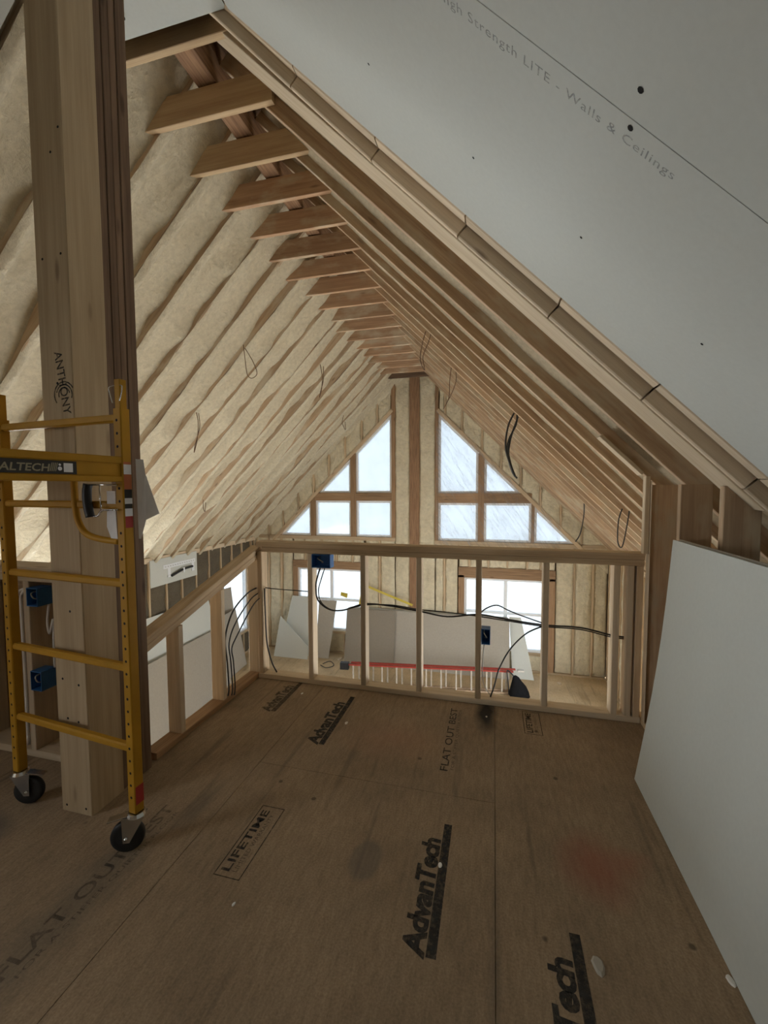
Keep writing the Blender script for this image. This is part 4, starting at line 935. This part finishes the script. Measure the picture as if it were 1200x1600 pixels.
for i, x in enumerate((-2.52, -2.49)):
    cable([(x + 0.06, YP + 0.03, 0.93), (x + 0.01, YP + 0.02, 0.90), (x, YP + 0.02, 0.80), (x + 0.004, YP + 0.02, 0.45), (x, YP + 0.02, 0.05)], 0.008, 'white cable stapled left of the partition stud, ' + ('outer', 'inner')[i] + ' one', M_WHITE, G5)
cable([(-2.345, YP + 0.06, 0.845), (-2.35, YP + 0.05, 0.74), (-2.335, YP + 0.05, 0.68), (-2.32, YP + 0.06, 0.76), (-2.325, YP + 0.06, 0.60), (-2.325, YP + 0.06, 0.49)], 0.006, 'white cable loop between the two partition boxes', M_WHITE, G5)
# pigtails left hanging from the roof bays
G6 = 'light fixture pigtails hanging from the roof'
def tail(p, loop, label, r=0.005, mat=M_WIREB): return cable([V(p) + V(d) for d in loop], r, label, mat, G6)
tail((-2.83, 4.47, 3.10), [(0, 0, .03), (0.0, 0.03, -.12), (0.03, 0.02, -.30), (0.10, 0, -.36), (0.17, 0.0, -.31), (0.12, 0, -.17), (0.02, 0.0, -.01)], 'wide dark wire loop hanging from the left roof foam', 0.0045)
tail((-3.55, 4.55, 2.37), [(0, 0, .03), (0.02, 0, -.1), (0.0, 0, -.3), (-0.05, 0.0, -.46), (-0.03, 0, -.36), (0.04, 0, -.15), (0.03, 0, .02)], 'black wire pair hanging low on the left roof foam', 0.005)
tail((-2.60, 6.20, 3.33), [(0, 0, .03), (0.03, 0, -.15), (0.02, 0, -.33), (-0.02, 0, -.47), (0.0, 0, -.38), (0.05, 0, -.2), (0.05, 0, 0)], 'dark wire pair hanging from the middle of the left roof foam', 0.006)
tail((-3.02, 8.40, 2.93), [(0, 0, .03), (-0.03, 0, -.1), (0.0, 0, -.2), (0.04, 0, -.26), (0.03, 0, -.1)], 'short dark wire hanging from the left roof near the gable', 0.006)
tail((-4.68, 6.10, 1.25), [(0, 0, .03), (0.0, 0, -.1), (0.03, 0, -.17), (0.05, 0, -.02)], 'tiny wire loop low on the left roof foam', 0.006)
tail((-0.74, 4.74, 3.16), [(0, 0, .02), (-0.04, 0, -.12), (-0.06, 0.0, -.28), (-0.01, 0, -.40), (-0.03, 0, -.25), (0.03, 0, -.1), (0.06, 0, 0)], 'brown wire loop hanging by the collar ties on the right', 0.005)
tail((-0.53, 5.48, 2.96), [(0, 0, .02), (-0.02, 0, -.15), (-0.03, 0, -.36), (-0.10, 0, -.50), (0.0, 0, -.32), (0.06, 0, -.15), (0.05, 0, 0)], 'brown wire pair hanging above the right gable windows', 0.005)
tail((0.20, 4.68, 2.22), [(0, 0, .02), (-0.06, 0, -.12), (-0.08, 0, -.34), (-0.02, 0, -.55), (0.02, 0, -.64), (-0.03, 0, -.5), (-0.06, 0, -.3), (0.02, 0, -.1), (0.03, 0, 0)], 'bundle of black wires hanging from the right rafters', 0.010, M_CABLE)
tail((0.24, 4.69, 2.18), [(0, 0, .02), (-0.07, 0, -.2), (-0.09, 0, -.4), (-0.05, 0, -.55), (0.0, 0, -.62)], 'single black wire beside the hanging bundle on the right rafters', 0.009, M_CABLE)
tail((1.22, 6.40, 1.22), [(0, 0, .02), (0.0, 0, -.15), (-0.04, 0, -.4), (-0.10, 0, -.52)], 'black wire end hanging beside the rightmost gable pane', 0.008, M_CABLE)
tail((1.19, 4.48, 1.24), [(0, 0, .02), (-0.03, 0, -.1), (-0.03, 0, -.3), (0.01, 0, -.34), (0.05, 0, -.1), (0.06, 0, 0)], 'dark wire loop hanging low near the knee wall end', 0.006, M_CABLE)
tag(tube('bent_hook', [(-1.86, 1.80, 3.811), (-1.85, 1.80, 3.795), (-1.82, 1.83, 3.79), (-1.80, 1.86, 3.80)], 0.006, M_CABLE), 'small bent black hook in the flat drywall ceiling above the post', 'hook')

# ------------------------------------------------------------------ scraps on the floors
def scrap(x, y, r, label, mat=M_CORE, z=0.0, sd=1):
    n = 9; vs = []
    for zz, k in ((0.0, 1.0), (r * 0.22, 0.7)):
        for i in range(n):
            q = 2 * math.pi * i / n; w = k * (1 + 0.35 * n3(math.cos(q) + sd, math.sin(q), sd))
            vs.append((x + r * w * math.cos(q) * 0.6, y + r * w * math.sin(q), z + 0.0008 + zz))
    fs = [tuple(range(n - 1, -1, -1)), tuple(range(n, 2 * n))] + [(i, (i + 1) % n, n + (i + 1) % n, n + i) for i in range(n)]
    return tag(mesh('drywall_crumb', vs, fs, mat), label, 'crumb', 'drywall crumbs on the subfloor')
scrap(0.328, 1.345, 0.030, 'flat teardrop-shaped pale crumb right of the rightmost printed bar', M_DRYB, sd=2)
scrap(-0.185, 1.577, 0.013, 'white crumb lying on the large printed bar', sd=3); scrap(-0.875, 2.434, 0.016, 'white crumb beside the printed bar near the guard wall', sd=4)
scrap(-0.874, 1.242, 0.009, 'tiny white crumb in front of the printed frame', sd=5); scrap(-0.028, 2.722, 0.010, 'white crumb on the black stain', sd=6)
scrap(0.70, 1.40, 0.018, 'white crumb at the foot of the leaning drywall sheet', sd=8); scrap(-1.31, 2.72, 0.012, 'small white crumb near the guard wall corner', sd=9)
for i, (x, y, r) in enumerate(((-5.35, 8.9, .10), (-5.1, 8.6, .08), (-3.45, 9.2, .09), (1.35, 9.1, .07))):
    scrap(x, y, r, ('pale scrap on the lower floor below the small left window', 'wood scrap on the lower floor in the left corner', 'scrap on the lower floor beside the drywall stack', 'scrap on the lower floor under the right lower window')[i], M_PALE, ZF, sd=20 + i)
for i, pts in enumerate(([(-3.75, 8.75, 0), (-3.55, 8.6, 0.02), (-3.45, 8.8, 0), (-3.6, 8.95, 0.02), (-3.72, 8.8, 0.01)], [(-5.0, 8.25, 0), (-4.85, 8.05, 0.05), (-4.95, 7.9, 0.08), (-5.05, 8.0, 0)])):
    cable([V(p) + V((0, 0, ZF + 0.012)) for p in pts], 0.009, ('coiled dark cable on the lower floor left of the ladder', 'pale cable curl on the lower floor by the left wall')[i], (M_CABLE, M_PALE)[i], 'cables on the lower floor')
